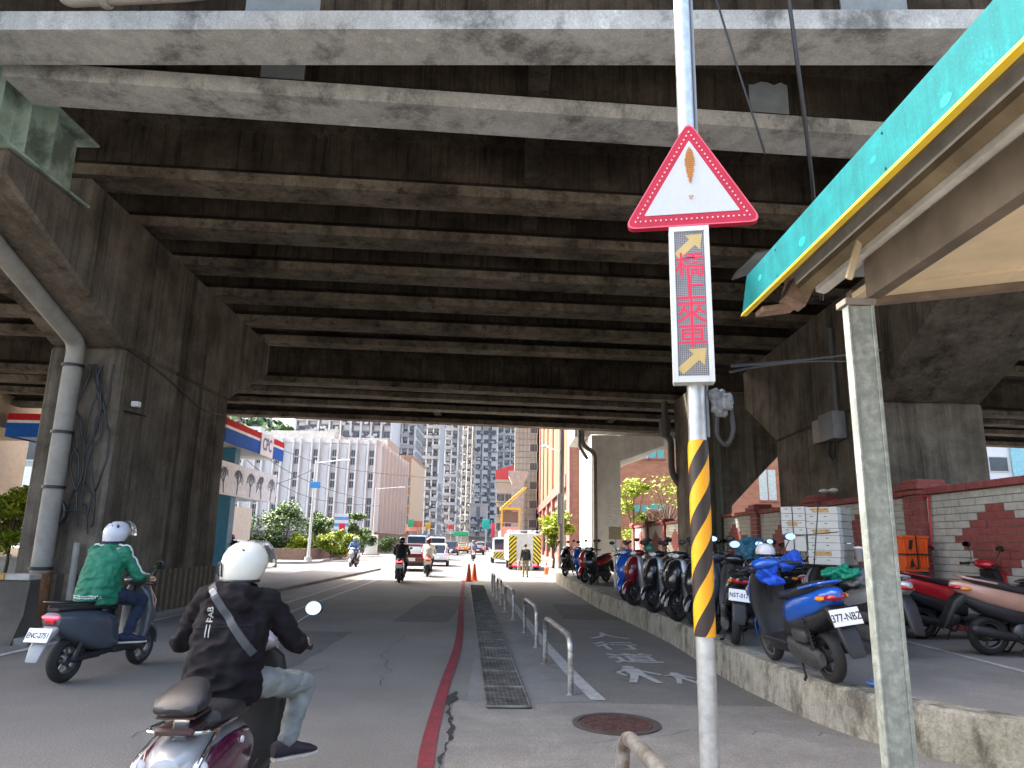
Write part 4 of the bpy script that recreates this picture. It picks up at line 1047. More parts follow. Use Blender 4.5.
def rider(label, loc, rz, top, trousers, helmet, shoes, fine=False, scale=1., knee=(.19, .24), elbow=.29, grip=(.275, .295, 1.03), seatz=.84, hood=False, lean=0., group=None, name='person', hair=None):
    t = thing(name, label, 'person', loc, rz, group); t.scale = (scale,)*3; t.rotation_euler = (0, lean, rz)
    vx = .0075 if fine else .02; vj = .012 if fine else .022
    hip = Vector((0, -.26, seatz+.08)); ch = Vector((0, -.15, seatz+.43)); nk = Vector((0, -.10, seatz+.58)); hd = Vector((0, -.06, seatz+.735))
    sh = [Vector((s*.185, -.13, seatz+.53)) for s in (-1, 1)]
    el = [Vector((s*elbow, -.02, seatz+.27)) for s in (-1, 1)]
    hn = [Vector((s*grip[0], grip[1], grip[2])) for s in (-1, 1)]
    kn = [Vector((s*knee[0], knee[1], seatz-.03)) for s in (-1, 1)]
    an = [Vector((s*(knee[0]-.05), knee[1]-.10, .42)) for s in (-1, 1)]
    mb = MB()
    mb.ell(hd, (.075, .095, .115), 16, 10); mb.ell(hd+Vector((0, .05, -.05)), (.055, .06, .06)); mb.ell(hd+Vector((0, .10, -.01)), (.014, .02, .025), 8, 6)
    for s in (-1, 1): mb.ell(hd+Vector((s*.078, -.005, -.01)), (.014, .022, .033), 8, 6); mb.ell(hd+Vector((s*.03, .088, .018)), (.014, .01, .01), 8, 6)
    mb.ell(hd+Vector((0, .098, -.055)), (.025, .012, .01), 8, 6)
    mb.cap(nk-Vector((0, 0, .05)), hd-Vector((0, 0, .05)), .058, .052)
    mb.cap(hip, ch, .125, .13, 14, .75); mb.cap(sh[0], sh[1], .06, .06)
    for i, s in ((0, -1), (1, 1)):
        mb.cap(sh[i], el[i], .048, .038); wr = hn[i]+Vector((-s*.005, -.085, .03)); mb.cap(el[i], wr, .038, .026); mb.cap(wr, hn[i]+Vector((0, -.03, .02)), .026, .024)
        hand(mb, hn[i], s)
        mb.cap(hip+Vector((s*.09, .02, 0)), kn[i], .08, .052); mb.cap(kn[i], an[i], .05, .035); mb.cap(an[i], an[i]+Vector((0, .15, -.05)), .035, .03)
    linkmesh('body', remeshed(mb, vx, 2), SKIN, t)
    # upper garment
    mb = MB()
    mb.loft([(seatz-.04, 0, .215, -.475, -.02), (seatz+.08, 0, .22, -.47, -.02), (seatz+.25, 0, .212, -.425, -.03), (seatz+.42, 0, .222, -.36, .0), (seatz+.52, 0, .195, -.28, -.02), (seatz+.60, 0, .10, -.22, -.03)], 'z', 22, 2.3)
    for i, s in ((0, -1), (1, 1)):
        mb.cap(sh[i]+Vector((-s*.04, 0, -.015)), sh[i], .085, .082); mb.cap(sh[i], el[i], .082, .064); wr = hn[i]+Vector((-s*.005, -.095, .03)); mb.cap(el[i], wr, .064, .043)
    mb.tube([(.085*math.cos(a), -.10+.085*math.sin(a), seatz+.605) for a in [i*math.pi/8 for i in range(16)]], .024, 8, closed=True)
    if hood:
        mb.tube([(.13*math.cos(a), -.15+.12*math.sin(a), seatz+.575-.03*math.sin(a)) for a in [math.pi*.9+i*math.pi*1.2/10 for i in range(11)]], [.02]+[.045]*9+[.02], 8)
        mb.ell((0, -.29, seatz+.50), (.14, .075, .11)); mb.ell((0, -.24, seatz+.57), (.13, .08, .06))
    jm = remeshed(mb, vj, 4, 'jacket'); wrinkle(jm, .016 if fine else .006, 6, 1)
    j = linkmesh('jacket', jm, top, t)
    mb = MB()
    mb.ell(hip+Vector((0, .03, -.02)), (.165, .14, .11))
    for i, s in ((0, -1), (1, 1)):
        mb.cap(hip+Vector((s*.09, .02, 0)), kn[i], .105, .078); mb.cap(kn[i], an[i]+Vector((0, 0, .02)), .076, .062)
    tm = remeshed(mb, vj, 3, 'trousers'); wrinkle(tm, .009 if fine else .004, 8, 2); linkmesh('trousers', tm, trousers, t)
    for i, s in ((0, -1), (1, 1)):
        a = an[i]; mb = MB(); mb.m = 0
        if fine: mb.M = Matrix.Translation(a) @ Matrix.Rotation(R(-48 if s > 0 else 10), 4, 'Z') @ Matrix.Translation(-a)
        mb.loft([(a.y-.095, a.x, .035, .335, .42), (a.y-.05, a.x, .042, .33, .43), (a.y+.03, a.x, .044, .33, .43), (a.y+.10, a.x, .05, .33, .395), (a.y+.17, a.x, .045, .33, .375), (a.y+.205, a.x, .025, .333, .355)], e=2.6)
        mb.m = 1; mb.loft([(a.y-.09, a.x, .035, .31, .332), (a.y, a.x, .046, .308, .334), (a.y+.12, a.x, .054, .308, .334), (a.y+.21, a.x, .03, .312, .334)], e=3)
        mb.build('shoe', shoes, t)
    helmet(t, hd)
    return t, jm
def helm_open(shell, band=BLK, visor=True, pat=None, turn=0.):
    def f(t, hd):
        mb = MB(); c = hd
        mb.loft([(c.z-.085, 0, .118, c.y-.15, c.y+.07, 2.2), (c.z-.04, 0, .132, c.y-.158, c.y+.10, 2.2), (c.z+.02, 0, .137, c.y-.157, c.y+.135, 2.1), (c.z+.07, 0, .128, c.y-.145, c.y+.13, 2.1), (c.z+.11, 0, .105, c.y-.12, c.y+.11, 2.1), (c.z+.14, 0, .07, c.y-.08, c.y+.075, 2.1), (c.z+.153, 0, .03, c.y-.035, c.y+.035, 2)], 'z', 26)
        h = mb.build('helmet', shell, t, sharp=70)
        mb = MB(); mb.tube([(.120*math.cos(a), c.y-.04+.112*math.sin(a), c.z-.088) for a in [i*math.pi/12 for i in range(24)]], .010, 6, closed=True); mb.build('trim', band, h)
        mb = MB(); mb.loft([(c.z-.02, .0, .05, -.012, .012)], 'z') if 0 else None
        for s in (-1, 1): mb.box((s*.055, c.y-.098, c.z+.098), (.045, .012, .018), .004, Matrix.Rotation(R(42), 3, 'X')); 
        mb.tube(tubebend([(-.06, c.y-.155, c.z-.06), (-.06, c.y-.163, c.z+.02), (-.035, c.y-.165, c.z+.02), (-.035, c.y-.158, c.z-.06)], .01), .006, 6, closed=True)
        mb.build('vent', BLK, h)
        if visor:
            vm = bpy.data.materials.get('visor_clear') or mat('visor_clear', (.75, .74, .7), .05, var=0)
            vm.node_tree.nodes['Principled BSDF'].inputs['Transmission Weight'].default_value = .75
            vm.node_tree.nodes['Principled BSDF'].inputs['IOR'].default_value = 1.1
            mb = MB(); rs = []
            for k in range(9):
                e = R(-8+k*8.5); r_ = .168
                rs.append([(r_*math.cos(e)*math.sin(a)*.96, c.y+.045+r_*math.cos(e)*math.cos(a)*.95, c.z+.015+r_*math.sin(e)) for a in [R(-72)+i*R(144)/14 for i in range(15)]])
            for k in range(8):
                for i in range(14): mb.quad([rs[k][i], rs[k][i+1], rs[k+1][i+1], rs[k+1][i]])
            mb.build('visor', vm, h)
        if pat: pat(h, c)
        q = Matrix.Rotation(turn, 3, 'Z'); h.rotation_euler = (0, 0, turn); pc = Vector((0, c.y-.02, 0)); h.location = pc-q @ pc
    return f
def back_point(bvh, x, z, off=.004):
    hit = bvh.ray_cast(Vector((x, -2, z)), Vector((0, 1, 0)))[0]
    return Vector((x, (hit.y if hit is not None else -.3)-off, z))
JACK = mat('jacket_black', (.009, .0075, .010), .85, spec=.2, var=.25, scale=6, bump=.2, bscale=300)
JEAN = mat('grey_jeans', (.22, .25, .25), .9, var=.2, scale=8, bump=.3, bscale=250)
SHOEB = mat('shoe_black', (.025, .02, .03), .7); SOLE = mat('shoe_sole', (.6, .55, .5), .7)
HWHITE = mat('helmet_ivory', (.66, .66, .58), .22, var=.03, coat=.6, dirt=.05)
# ---- the near rider on the grey and maroon scooter
def retro(label, loc, rz):
    t = thing('scooter', label, 'scooter', loc, rz)
    wheel(t, .62, spokes=5, r=.23); wheel(t, -.55, spokes=5, w=.055, r=.23)
    mb = MB(); mb.loft([(-.98, 0, .02, .52, .56), (-.96, 0, .08, .44, .62), (-.88, 0, .14, .36, .67), (-.70, 0, .19, .34, .70), (-.45, 0, .205, .33, .69), (-.2, 0, .18, .33, .66), (-.05, 0, .12, .33, .60)], e=2.4, seg=28); mb.build('rear_cowl', SILVP, t)
    for s in (-1, 1):
        mb = MB(); mb.loft([(-.86, s*.135, .03, .44, .56), (-.76, s*.16, .045, .38, .63), (-.55, s*.178, .045, .36, .65), (-.32, s*.175, .045, .37, .63), (-.14, s*.155, .03, .42, .56)], e=2.3, seg=20); p = mb.build('side_panel', MAROP, t)
        MB().lathe([(0, -.006), (.017, -.006), (.017, .006), (0, .006)], (s*.222, -.5, .60), 'x', 14).build('badge', WHITE, p)
        mb = MB(); mb.ell((s*.15, -.90, .53), (.045, .05, .075), 14, 8); mb.build('turn_signal', CLEAR, t)
        MB().tube(smooth_path([(s*.21, -.15, .40), (s*.225, -.5, .36), (s*.19, -.8, .38)], 4), .007, 6).build('trim_strip', CHROME, t)
    mb = MB(); mb.loft([(-.72, 0, .08, .69, .74), (-.66, 0, .15, .68, .79), (-.4, 0, .19, .67, .81), (-.1, 0, .15, .66, .77), (.04, 0, .10, .66, .74), (.08, 0, .04, .67, .71)], e=3, seg=24); mb.build('seat', SEATM, t)
    mb = MB(); mb.loft([(-.93, 0, .06, .815, .84), (-.91, 0, .11, .80, .865), (-.84, 0, .135, .80, .90), (-.75, 0, .12, .80, .94), (-.67, 0, .09, .80, .95), (-.63, 0, .05, .82, .92)], e=2.4, seg=24)
    b = mb.build('backrest', SEATM, t); MB().bx(-.10, .10, -.90, -.66, .785, .80, .006).build('tray', mat('tray_brown', (.06, .03, .025), .5), b)
    mb = MB(); mb.bx(-.04, .04, -.82, -.72, .68, .785, .01); mb.tube(tubebend([(-.16, -.45, .70), (-.17, -.88, .72), (.17, -.88, .72), (.16, -.45, .70)], .12), .011, 8)
    mb.tube(tubebend([(-.14, -.62, .70), (-.16, -.95, .60), (-.13, -1.02, .46), (.13, -1.02, .46), (.16, -.95, .60), (.14, -.62, .70)], .1), .011, 8); mb.build('rack', CHROME, t)
    mb = MB(); mb.box((0, -.80, .725), (.20, .2, .035), .012); mb.build('rack_pad', MC['tray_brown'], t)
    MB().ell((0, -.975, .52), (.07, .035, .04)).build('tail_light', REDL, t)
    mb = MB(); mb.bx(-.17, .17, -.08, .44, .24, .30, .02); mb.build('floorboard', BLK, t)
    mb = MB(); mb.loft([(.25, 0, .15, .38, .44), (.45, 0, .20, .42, .50), (.7, 0, .21, .42, .54), (.9, 0, .17, .38, .5), (.96, 0, .1, .38, .46)], 'z', e=3.2); mb.build('leg_shield', BLK, t)
    mb = MB(); mb.loft([(.42, 0, .05, .50, .62), (.55, 0, .13, .47, .70), (.8, 0, .15, .46, .66), (.95, 0, .10, .42, .56)], 'z', e=2.4); mb.build('front_apron', SILVP, t)
    MB().ell((0, .38, 1.0), (.15, .12, .075), 18, 10).build('handlebar_cowl', SILVP, t); MB().lathe([(0, .02), (.07, .0), (.07, -.03), (0, -.03)], (0, .49, 1.0), 'y', 18).build('headlight', CLEAR, t)
    front_end(t, SILVP, hy=.38, hz=1.0, hw=.37); mirrors(t, .33, 1.0, rx=.06, rz=.05, h=.19, out=.15, round_=False)
    mb = MB(); mb.ell((0, -.25, .3), (.14, .2, .12)); mb.loft([(-.7, -.13, .04, .16, .3), (-.5, -.13, .05, .14, .32), (-.1, -.11, .05, .2, .34)]); mb.build('engine', ENG, t)
    mb = MB(); mb.cap((.16, -.35, .22), (.18, -.78, .28), .045, .055); mb.build('exhaust', CHROME, t)
    mb = MB(); mb.loft([(-1.06, 0, .07, .26, .30), (-1.0, 0, .09, .34, .44), (-.9, 0, .09, .42, .52)], e=4); mb.build('rear_fender', BLK, t)
    plate_on(t, (0, -1.04, .38), R(-20)); return t
rp = (-1.60, 4.50, 0)
s1 = retro('grey scooter with maroon side panels and a black backrest under the near rider', rp, R(2))
r1, jm = rider('rider in black hooded jacket, grey jeans and ivory helmet seen from behind', rp, R(2), JACK, JEAN, helm_open(HWHITE, turn=R(-28)), [SHOEB, SOLE], fine=True, scale=.95, knee=(.35, .29), elbow=.36, grip=(.325, .28, 1.0), seatz=.77, hood=True)
s1.scale = (.95,)*3
bvh = BVHTree.FromPolygons([v.co for v in jm.vertices], [tuple(p.vertices) for p in jm.polygons])
def strap(t, bvh, a, b, w, mt, name='sling_strap', n=24, thick=.006):
    mb = MB(); rs = []
    for k in range(n+1):
        q = k/n; x = a[0]+(b[0]-a[0])*q; z = a[1]+(b[1]-a[1])*q
        d = Vector((b[0]-a[0], 0, b[1]-a[1])).normalized(); nn = Vector((-d.z, 0, d.x))*w/2
        ctr = min(back_point(bvh, x+e*nn.x, z+e*nn.z, 0).y for e in (-1, 0, 1))
        P = [Vector((x+nn.x, ctr-thick, z+nn.z)), Vector((x-nn.x, ctr-thick, z-nn.z)), Vector((x-nn.x, ctr+.01, z-nn.z)), Vector((x+nn.x, ctr+.01, z+nn.z))]
        rs.append(P)
    mb.rings(rs); return mb.build(name, mt, t)
st = strap(r1, bvh, (-.115, 1.40), (.20, 1.02), .045, mat('strap_grey', (.045, .05, .055), .6))
def buckle(z, x): p = back_point(bvh, x, z, .012); MB().box(p, (.055, .012, .035), .004, Matrix.Rotation(R(50), 3, 'Y')).build('buckle', mat('buckle_grey', (.5, .5, .5), .4), st)
buckle(1.355, -.075)
def vest_text(txt, size, x, z, rot, mt, parent, name='lettering'):
    p = back_point(bvh, x, z, .006); mb = MB()
    add_mesh(mb, textmesh(txt, size, .001, bold=.001), Matrix.Translation((0, 0, 0)) @ Matrix.Rotation(rot, 4, 'Y') @ TEXT_FACING_SOUTH)
    for v in mb.v:
        h = back_point(bvh, x+v.x, z+v.z, .005); v.y = h.y; v.x = h.x; v.z = h.z
    return mb.build(name, mt, parent)
PRN = mat('print_white', (.62, .62, .6), .7)
vest_text('FAB', .052, -.075, 1.235, R(-90), PRN, r1)
mb = MB()
for dx in (-.012, .010):
    P = [back_point(bvh, -.075+dx, 1.11+k*.014, .005) for k in range(6)]; mb.tube(P, .0035, 5)
mb.build('printed_bars', PRN, r1)
strap(r1, bvh, (-.17, 1.16), (.17, 1.18), .005, mat('seam', (.012, .011, .014), .8), 'back_seam', thick=.003)
# ---- the rider in green on the dark electric scooter
def escoot(label, loc, rz):
    t = thing('scooter', label, 'scooter', loc, rz)
    wheel(t, .64, spokes=5, r=.24); wheel(t, -.62, spokes=5, w=.06, r=.24)
    mb = MB(); mb.loft([(-.92, 0, .03, .66, .70), (-.90, 0, .11, .60, .76), (-.78, 0, .155, .50, .79), (-.55, 0, .175, .38, .78), (-.25, 0, .18, .28, .75), (-.02, 0, .155, .25, .66), (.06, 0, .10, .26, .5)], e=3, seg=28); mb.build('rear_cowl', GREYP, t)
    mb = MB(); mb.loft([(-.90, 0, .07, .775, .81), (-.82, 0, .13, .765, .84), (-.5, 0, .15, .755, .845), (-.15, 0, .14, .74, .82), (.02, 0, .09, .73, .79)], e=3.4, seg=24); mb.build('seat', SEATM, t)
    mb = MB(); mb.tube(tubebend([(-.145, -.45, .84), (-.14, -.93, .87), (.14, -.93, .87), (.145, -.45, .84)], .1), .012, 8); mb.build('grab_rail', BLK, t)
    mb = MB(); mb.box((0, -.925, .715), (.20, .02, .022), .008); mb.build('tail_light', REDON, t)
    MB().box((0, -.92, .665), (.12, .02, .05), .01).build('reflector', REDL, t)
    mb = MB(); mb.bx(-.17, .17, -.05, .44, .24, .31, .02); mb.build('floorboard', BLK, t)
    mb = MB(); mb.loft([(.25, 0, .15, .40, .46), (.45, 0, .2, .44, .54), (.7, 0, .21, .45, .6), (.9, 0, .17, .40, .56), (.98, 0, .1, .39, .5)], 'z', e=3.2); mb.build('leg_shield', GREYP, t)
    mb = MB(); mb.loft([(.42, 0, .05, .54, .66), (.55, 0, .14, .5, .76), (.8, 0, .16, .5, .7), (.97, 0, .1, .46, .6)], 'z', e=2.6); mb.build('front_apron', GREYP, t)
    MB().ell((0, .40, 1.04), (.14, .12, .065), 18, 10).build('handlebar_cowl', GREYP, t); front_end(t, GREYP, hy=.40, hz=1.03)
    mirrors(t, .36, 1.05, rx=.06, h=.16, round_=True, out=.09)
    mb = MB(); mb.bx(-.05, .05, -.62, -.1, .2, .3, .03); mb.cap((.11, -.1, .27), (.11, -.62, .25), .03, .035); mb.tube([(.12, -.62, .27), (.12, -.5, .55)], .025, 8); mb.build('swing_arm', BLKM, t)
    mb = MB(); mb.loft([(-1.10, 0, .07, .28, .30), (-1.05, 0, .09, .34, .44), (-.98, 0, .09, .46, .56), (-.88, 0, .09, .54, .64)], e=4); mb.build('rear_fender', mat('fender_silver', (.3, .31, .32), .4), t)
    p = plate_on(t, (0, -1.055, .545), R(-25), 'ENC-2751', .28, .15); return t
gp = (-4.78, 8.95, 0)
s2 = escoot('dark grey electric scooter with a lit red tail bar under the rider in green', gp, R(-9))
GREENJ = mat('jersey_green', (.008, .16, .085), .7, var=.15, scale=6, bump=.1, bscale=200)
def pat(h, c):
    NAVY = mat('helmet_navy', (.02, .025, .09), .25, coat=.5)
    for (x, z, r) in ((-.075, .075, .04), (.06, .04, .045), (0, .115, .035), (-.05, -.01, .05), (.10, .09, .03), (.03, -.03, .04)):
        n = Vector((x, -.14+abs(x)*.5+max(0, z-.02)*.55, z)); mb = MB(); mb.ell(Vector((0, c.y, c.z))+n, (r, .018, r*.8), 12, 6); mb.build('helmet_spot', NAVY, h)
r2, jm2 = rider('rider in a green jersey with white sleeve stripes and patterned helmet', gp, R(-9), GREENJ, mat('dark_jeans', (.018, .028, .06), .9, var=.4, scale=14), helm_open(mat('helmet_pearl', (.55, .56, .60), .25, coat=.5), band=mat('helmet_navy', (.02, .025, .09), .25, coat=.5), visor=True, pat=pat, turn=R(-30)), [mat('shoe_navy', (.01, .015, .05), .7), SOLE], fine=True, scale=1.03, knee=(.2, .26), elbow=.32, seatz=.82)
bv2 = BVHTree.FromPolygons([v.co for v in jm2.vertices], [tuple(p.vertices) for p in jm2.polygons])
for s in (-1, 1):
    mb = MB(); path = [Vector((s*.10, -.13, 1.44)), Vector((s*.185, -.13, 1.44)), Vector((s*.285, -.09, 1.28)), Vector((s*.37, -.02, 1.13)), Vector((s*.345, .1, 1.11)), Vector((s*.31, .2, 1.10))]
    pts = []
    for p in smooth_path(path, 6):
        co, n, i, d = bv2.find_nearest(p); pts.append(co+n*.001)
    mb.tube(pts, .013, 6); mb.build('sleeve_stripe', PRN, r2)
random.seed(8)
mb = MB()
for k in range(42):
    x = -.165+.33*(k % 21)/20; z = .855+.022*(k//21)+random.uniform(-.005, .005); p = back_point(bv2, x, z, .003); mb.box(p, (.014, .006, .014), .002, Matrix.Rotation(random.uniform(0, 1.5), 3, 'Y'))
mb.build('hem_print', PRN, r2)
# ---- riders further off
COATB = mat('coat_black', (.012, .012, .013), .8); COATW = mat('jacket_cream', (.62, .6, .54), .8); COATU = mat('jacket_blue', (.08, .16, .3), .8)
DENIM = mat('denim_dark', (.03, .035, .05), .9)
def pair(lab_s, lab_r, x, y, rz, body, coat, helm, trs=DENIM, lit=True):
    t = copy_tree(base); t.location = (x, y, 0); t.rotation_euler = (0, 0, rz); t['label'] = lab_s; t['group'] = 'scooters out on the road'
    for ch in list(t.children_recursive):
        n = ch.name.split('.')[0]
        if n in ('rear_cowl', 'front_apron', 'handlebar_cowl', 'front_fender', 'grab_rail'): ch.material_slots[0].link = 'OBJECT'; ch.material_slots[0].material = body
        if n == 'tail_light' and lit: ch.material_slots[0].link = 'OBJECT'; ch.material_slots[0].material = REDON
        if n == 'plate_number': bpy.data.objects.remove(ch)
    rider(lab_r, (x, y, 0), rz, coat, trs, helm_open(helm, visor=False), [SHOEB, SOLE], scale=1.0, seatz=.84)
pair('black scooter with lit red tail lamp at the shade edge of the road', 'rider all in black with a black helmet at the shade edge', -4.22, 28.9, R(3), BLKP, COATB, BLKP)
pair('orange scooter under the rider in a cream jacket', 'rider in a cream jacket behind the maroon car', -3.72, 34.0, R(4), mat('paint_orange', (.5, .12, .02), .3), COATW, mat('helmet_dark_red', (.1, .02, .02), .3))
pair('silver scooter coming towards the camera past the green island', 'rider in a blue jacket coming towards the camera', -9.1, 43.0, R(178), SILVP, COATU, mat('helmet_grey_blue', (.2, .25, .3), .3), lit=False)
pair('black scooter waiting by the teal station column', 'rider in dark clothes beside the teal station column', -12.6, 33.0, R(165), BLKP, COATB, DREDP, lit=False)
pair('black scooter among the far queue of cars', 'rider in dark clothes among the far queue of cars', -3.0, 62, R(3), BLKP, mat('coat_grey', (.1, .1, .12), .8), BLKP)
def walker(label, x, y, h, rz, top, legs, hairc, bag=False, z=0.):
    t = thing('person', label, 'person', (x, y, z), rz); k = h/1.75; t.scale = (k, k, k)
    mb = MB(); hd = Vector((0, .02, 1.62)); mb.ell(hd, (.075, .095, .115), 14, 8); mb.ell(hd+Vector((0, .1, -.01)), (.014, .02, .025), 8, 5); mb.cap((0, 0, 1.42), (0, .01, 1.58), .055, .05)
    mb.cap((0, 0, .98), (0, 0, 1.34), .12, .13, 12, .7); mb.cap((-.15, 0, 1.4), (.15, 0, 1.4), .05, .05)
    ft = ((-.09, .16), (.09, -.2))
    for s, (fx, fy) in zip((-1, 1), ft):
        e_ = Vector((s*.24, -.03-s*.04, 1.12)); hnd = Vector((s*.25, .08-s*.10, .86)); mb.cap((s*.18, 0, 1.4), e_, .045, .036); mb.cap(e_, hnd, .035, .024); mb.ell(hnd+Vector((0, .01, -.04)), (.018, .035, .05), 8, 6)
        for q in range(4): mb.cap(hnd+Vector((0, -.025+q*.018, -.07)), hnd+Vector((-s*.01, -.02+q*.018, -.13)), .009, .007, 6)
        kx = Vector((s*.09, fy*.45+.06, .5)); mb.cap((s*.09, 0, .95), kx, .08, .055); mb.cap(kx, (s*.09, fy, .09), .05, .034); mb.cap((s*.09, fy-.03, .05), (s*.09, fy+.14, .035), .035, .028)
    linkmesh('body', remeshed(mb, .014, 2), SKIN, t)
    mb = MB(); mb.loft([(.86, 0, .175, -.13, .12), (1.1, 0, .17, -.13, .13), (1.32, 0, .20, -.13, .13), (1.43, 0, .17, -.10, .10), (1.48, 0, .07, -.06, .07)], 'z', 20, 2.3)
    for s in (-1, 1): mb.cap((s*.18, 0, 1.39), (s*.24, -.03-s*.04, 1.12), .075, .06); mb.cap((s*.24, -.03-s*.04, 1.12), (s*.25, .06-s*.10, .90), .06, .045)
    linkmesh('jacket', remeshed(mb, .018, 3), top, t)
    mb = MB(); mb.ell((0, 0, .92), (.165, .12, .12))
    for s, (fx, fy) in zip((-1, 1), ft): kx = (s*.09, fy*.45+.06, .5); mb.cap((s*.09, 0, .9), kx, .1, .075); mb.cap(kx, (s*.09, fy, .14), .073, .06)
    linkmesh('trousers', remeshed(mb, .018, 2), legs, t)
    mb = MB(); mb.ell(hd+Vector((0, -.02, .03)), (.085, .095, .105), 14, 8); mb.build('hair', hairc, t)
    for s, (fx, fy) in zip((-1, 1), ft): MB().loft([(fy-.08, s*.09, .035, .0, .07), (fy+.03, s*.09, .045, 0, .08), (fy+.16, s*.09, .04, 0, .05)], e=2.6).build('shoe', SHOEB, t)
    return t
HAIR = mat('black_hair', (.012, .01, .01), .6)
walker('person in a dark jacket and beige trousers walking behind the fire truck', .82, 35.2, 1.55, R(5), mat('coat_charcoal', (.03, .035, .035), .8), mat('chino_beige', (.35, .3, .22), .9), HAIR)
o = MB().box((0, 0, 0), (.14, .25, .4), .03).build('shopping_bag', mat('bag_pale_blue', (.5, .62, .75), .6), loc=(1.10, 35.15, .52)); tag(o, 'pale blue shopping bag held by the person walking behind the fire truck', 'bag')
o = MB().box((0, 0, 0), (.14, .22, .45), .03).build('shopping_bag', mat('bag_pink', (.6, .45, .45), .6), loc=(.52, 35.15, .55)); tag(o, 'pale pink bag in the left hand of the person walking behind the fire truck', 'bag')
# ================================================================ street things
CONEO = mat('cone_orange', (.75, .10, .02), .5)
for x, y, lab, w_ in ((-1.62, 30.2, 'orange traffic cone at the far end of the red line, left of the pair', .7), (-1.42, 30.8, 'orange traffic cone at the far end of the red line, right of the pair', .7), (2.0, 38.5, 'small red cone at the kerb end beside the far scooters', .6)):
    t = thing('traffic_cone', lab, 'traffic cone', (x, y, 0), group='traffic cones')
    mb = MB(); mb.lathe([(.0, .0), (.17, .0), (.17, .03), (.13, .035), (.035, w_), (0, w_)], seg=18); mb.build('cone_body', CONEO, t)
    MB().lathe([(.085, .33), (.082, .36), (.063, .47), (.060, .47)], seg=18).build('band', mat('cone_band', (.7, .5, .45), .5), t)
t = thing('board_sign', 'beige square board on a white post beside the pale pier', 'sign', (3.15, 21.6, .38))
MB().box((0, 0, 1.55), (.36, .03, .36), .005).build('board', mat('board_beige', (.50, .36, .19), .7, dirt=.1), t); MB().tube([(0, .03, 0), (0, .03, 1.7)], .035, 8).build('post', WHITE, t)
t = thing('dark_pole', 'tall dark utility pole rising in front of the pale pier', 'pole', (2.79, 38.6, 0))
MB().tube([(0, 0, 0), (0, 0, 9.5)], [.16, .11], 12).build('shaft', mat('pole_dark', (.05, .04, .04), .6), t); MB().box((-.1, -.05, 3.4), (.25, .2, 1.6), .03).build('cabinet', mat('box_dark', (.08, .08, .085), .5), t)
mb = MB(); mb.tube([(0, 0, 6.5), (-.9, -.3, 6.7)], .04, 6); mb.ell((-.9, -.3, 6.7), (.25, .15, .1)); mb.build('lamp_arm', GALV, t)
def lamp(lab, u, v, Y, vt, sign=None, arm=1.8):
    p = at(u, v, Y); h = at(u, vt, Y).z; t = thing('street_lamp', lab, 'street lamp', (p.x, Y, 0), group='street lamps')
    MB().tube([(0, 0, 0), (0, 0, 1), (0, 0, h)], [.14, .1, .06], 10).build('post', GALV, t); mb = MB(); mb.tube([(0, 0, h-.2), (arm, 0, h+.05)], .04, 6); mb.build('arm', GALV, t); MB().box((arm+.2, 0, h+.05), (.6, .2, .1), .03).build('lamp_head', WHITE, t)
    MB().lathe([(0, 0), (.28, 0), (.24, .4), (0, .4)], seg=12).build('foot', CONC_S, t)
    if sign: MB().box((.1, -.1, sign[0]), (sign[1], .04, sign[2]), .01).build('name_sign', mat('sign_blue', (.03, .22, .5), .5), t)
    return t
lamp('street lamp with a blue street sign standing on the green island', 308, 560, 48, 460, (5.1, .7, .42))
lamp('thin street lamp in front of the right corner of the white building', 372, 553, 86, 487, None, 3)
t = thing('notice_board', 'pale notice cabinet standing beyond the green island', 'cabinet', (at(371, 550, 78).x, 78, 0)); MB().box((0, 0, 1.1), (1.3, .5, 2.0), .05).build('cabinet_body', mat('cab_pale', (.6, .62, .55), .7, dirt=.3), t); MB().box((0, 0, .07), (1.8, .9, .14), .02).build('plinth', CONC_S, t)
t = thing('banner_sign', 'red white and blue advertising board on the green island', 'sign', (at(340, 540, 62).x, 62, 1.3))
mb = MB(); 
for k in range(9): mb.m = k % 2; mb.bx(-.6, .6, -.03, .03, k*.27, (k+1)*.27)
mb.build('board', [mat('board_white', (.7, .7, .72), .6), mat('board_blue', (.15, .3, .55), .6)], t); MB().bx(-.15, .35, -.05, -.035, .3, 1.6).build('red_panel', mat('board_red', (.75, .01, .06), .6), t); MB().bx(-.05, .05, -.02, .02, -1.3, 0).build('leg', GALV, t)
random.seed(12)
for k in range(5):
    p = at(326+k*6.2, 552, 66); t = thing('barrier', ('yellow', 'orange')[k % 2]+' plastic road barrier by the green island', 'barrier', (p.x, 66, 0), group='plastic barriers by the green island')
    mb = MB(); mb.prism([(-.2, 0), (.2, 0), (.08, .8), (-.08, .8)], 'x', -.26, .26); mb.build('body', mat('barrier_yellow', (.75, .42, .03), .6) if k % 2 == 0 else CONEO, t)
# island
isl = [(at(255, 566, 50).x-6, 40), (at(322, 560, 52).x, 50), (at(330, 556, 60).x, 62), (-24, 92), (-34, 92), (-30, 40)]
mb = MB(); mb.prism([(-18.5, 44), (-13.2, 46.5), (-12.6, 49), (-13.2, 53), (-15.2, 70), (-17, 76), (-26, 76), (-26, 44)], 'z', 0, .15); struct(mb, 'traffic_island', PAVE)
t = thing('planter', 'low brown planter box round the bushes on the island', 'planter', (-17.5, 55, .15)); mb = MB(); mb.bx(-5.5, 3.6, -5.4, -5.1, 0, .75); mb.bx(3.3, 3.6, -5.08, 8, 0, .75); mb.build('walls', mat('planter_brown', (.16, .10, .075), .85, var=.2), t); MB().bx(-5.4, 3.28, -5.07, 8, .55, .6).build('soil', mat('soil', (.05, .04, .03), .9), t)
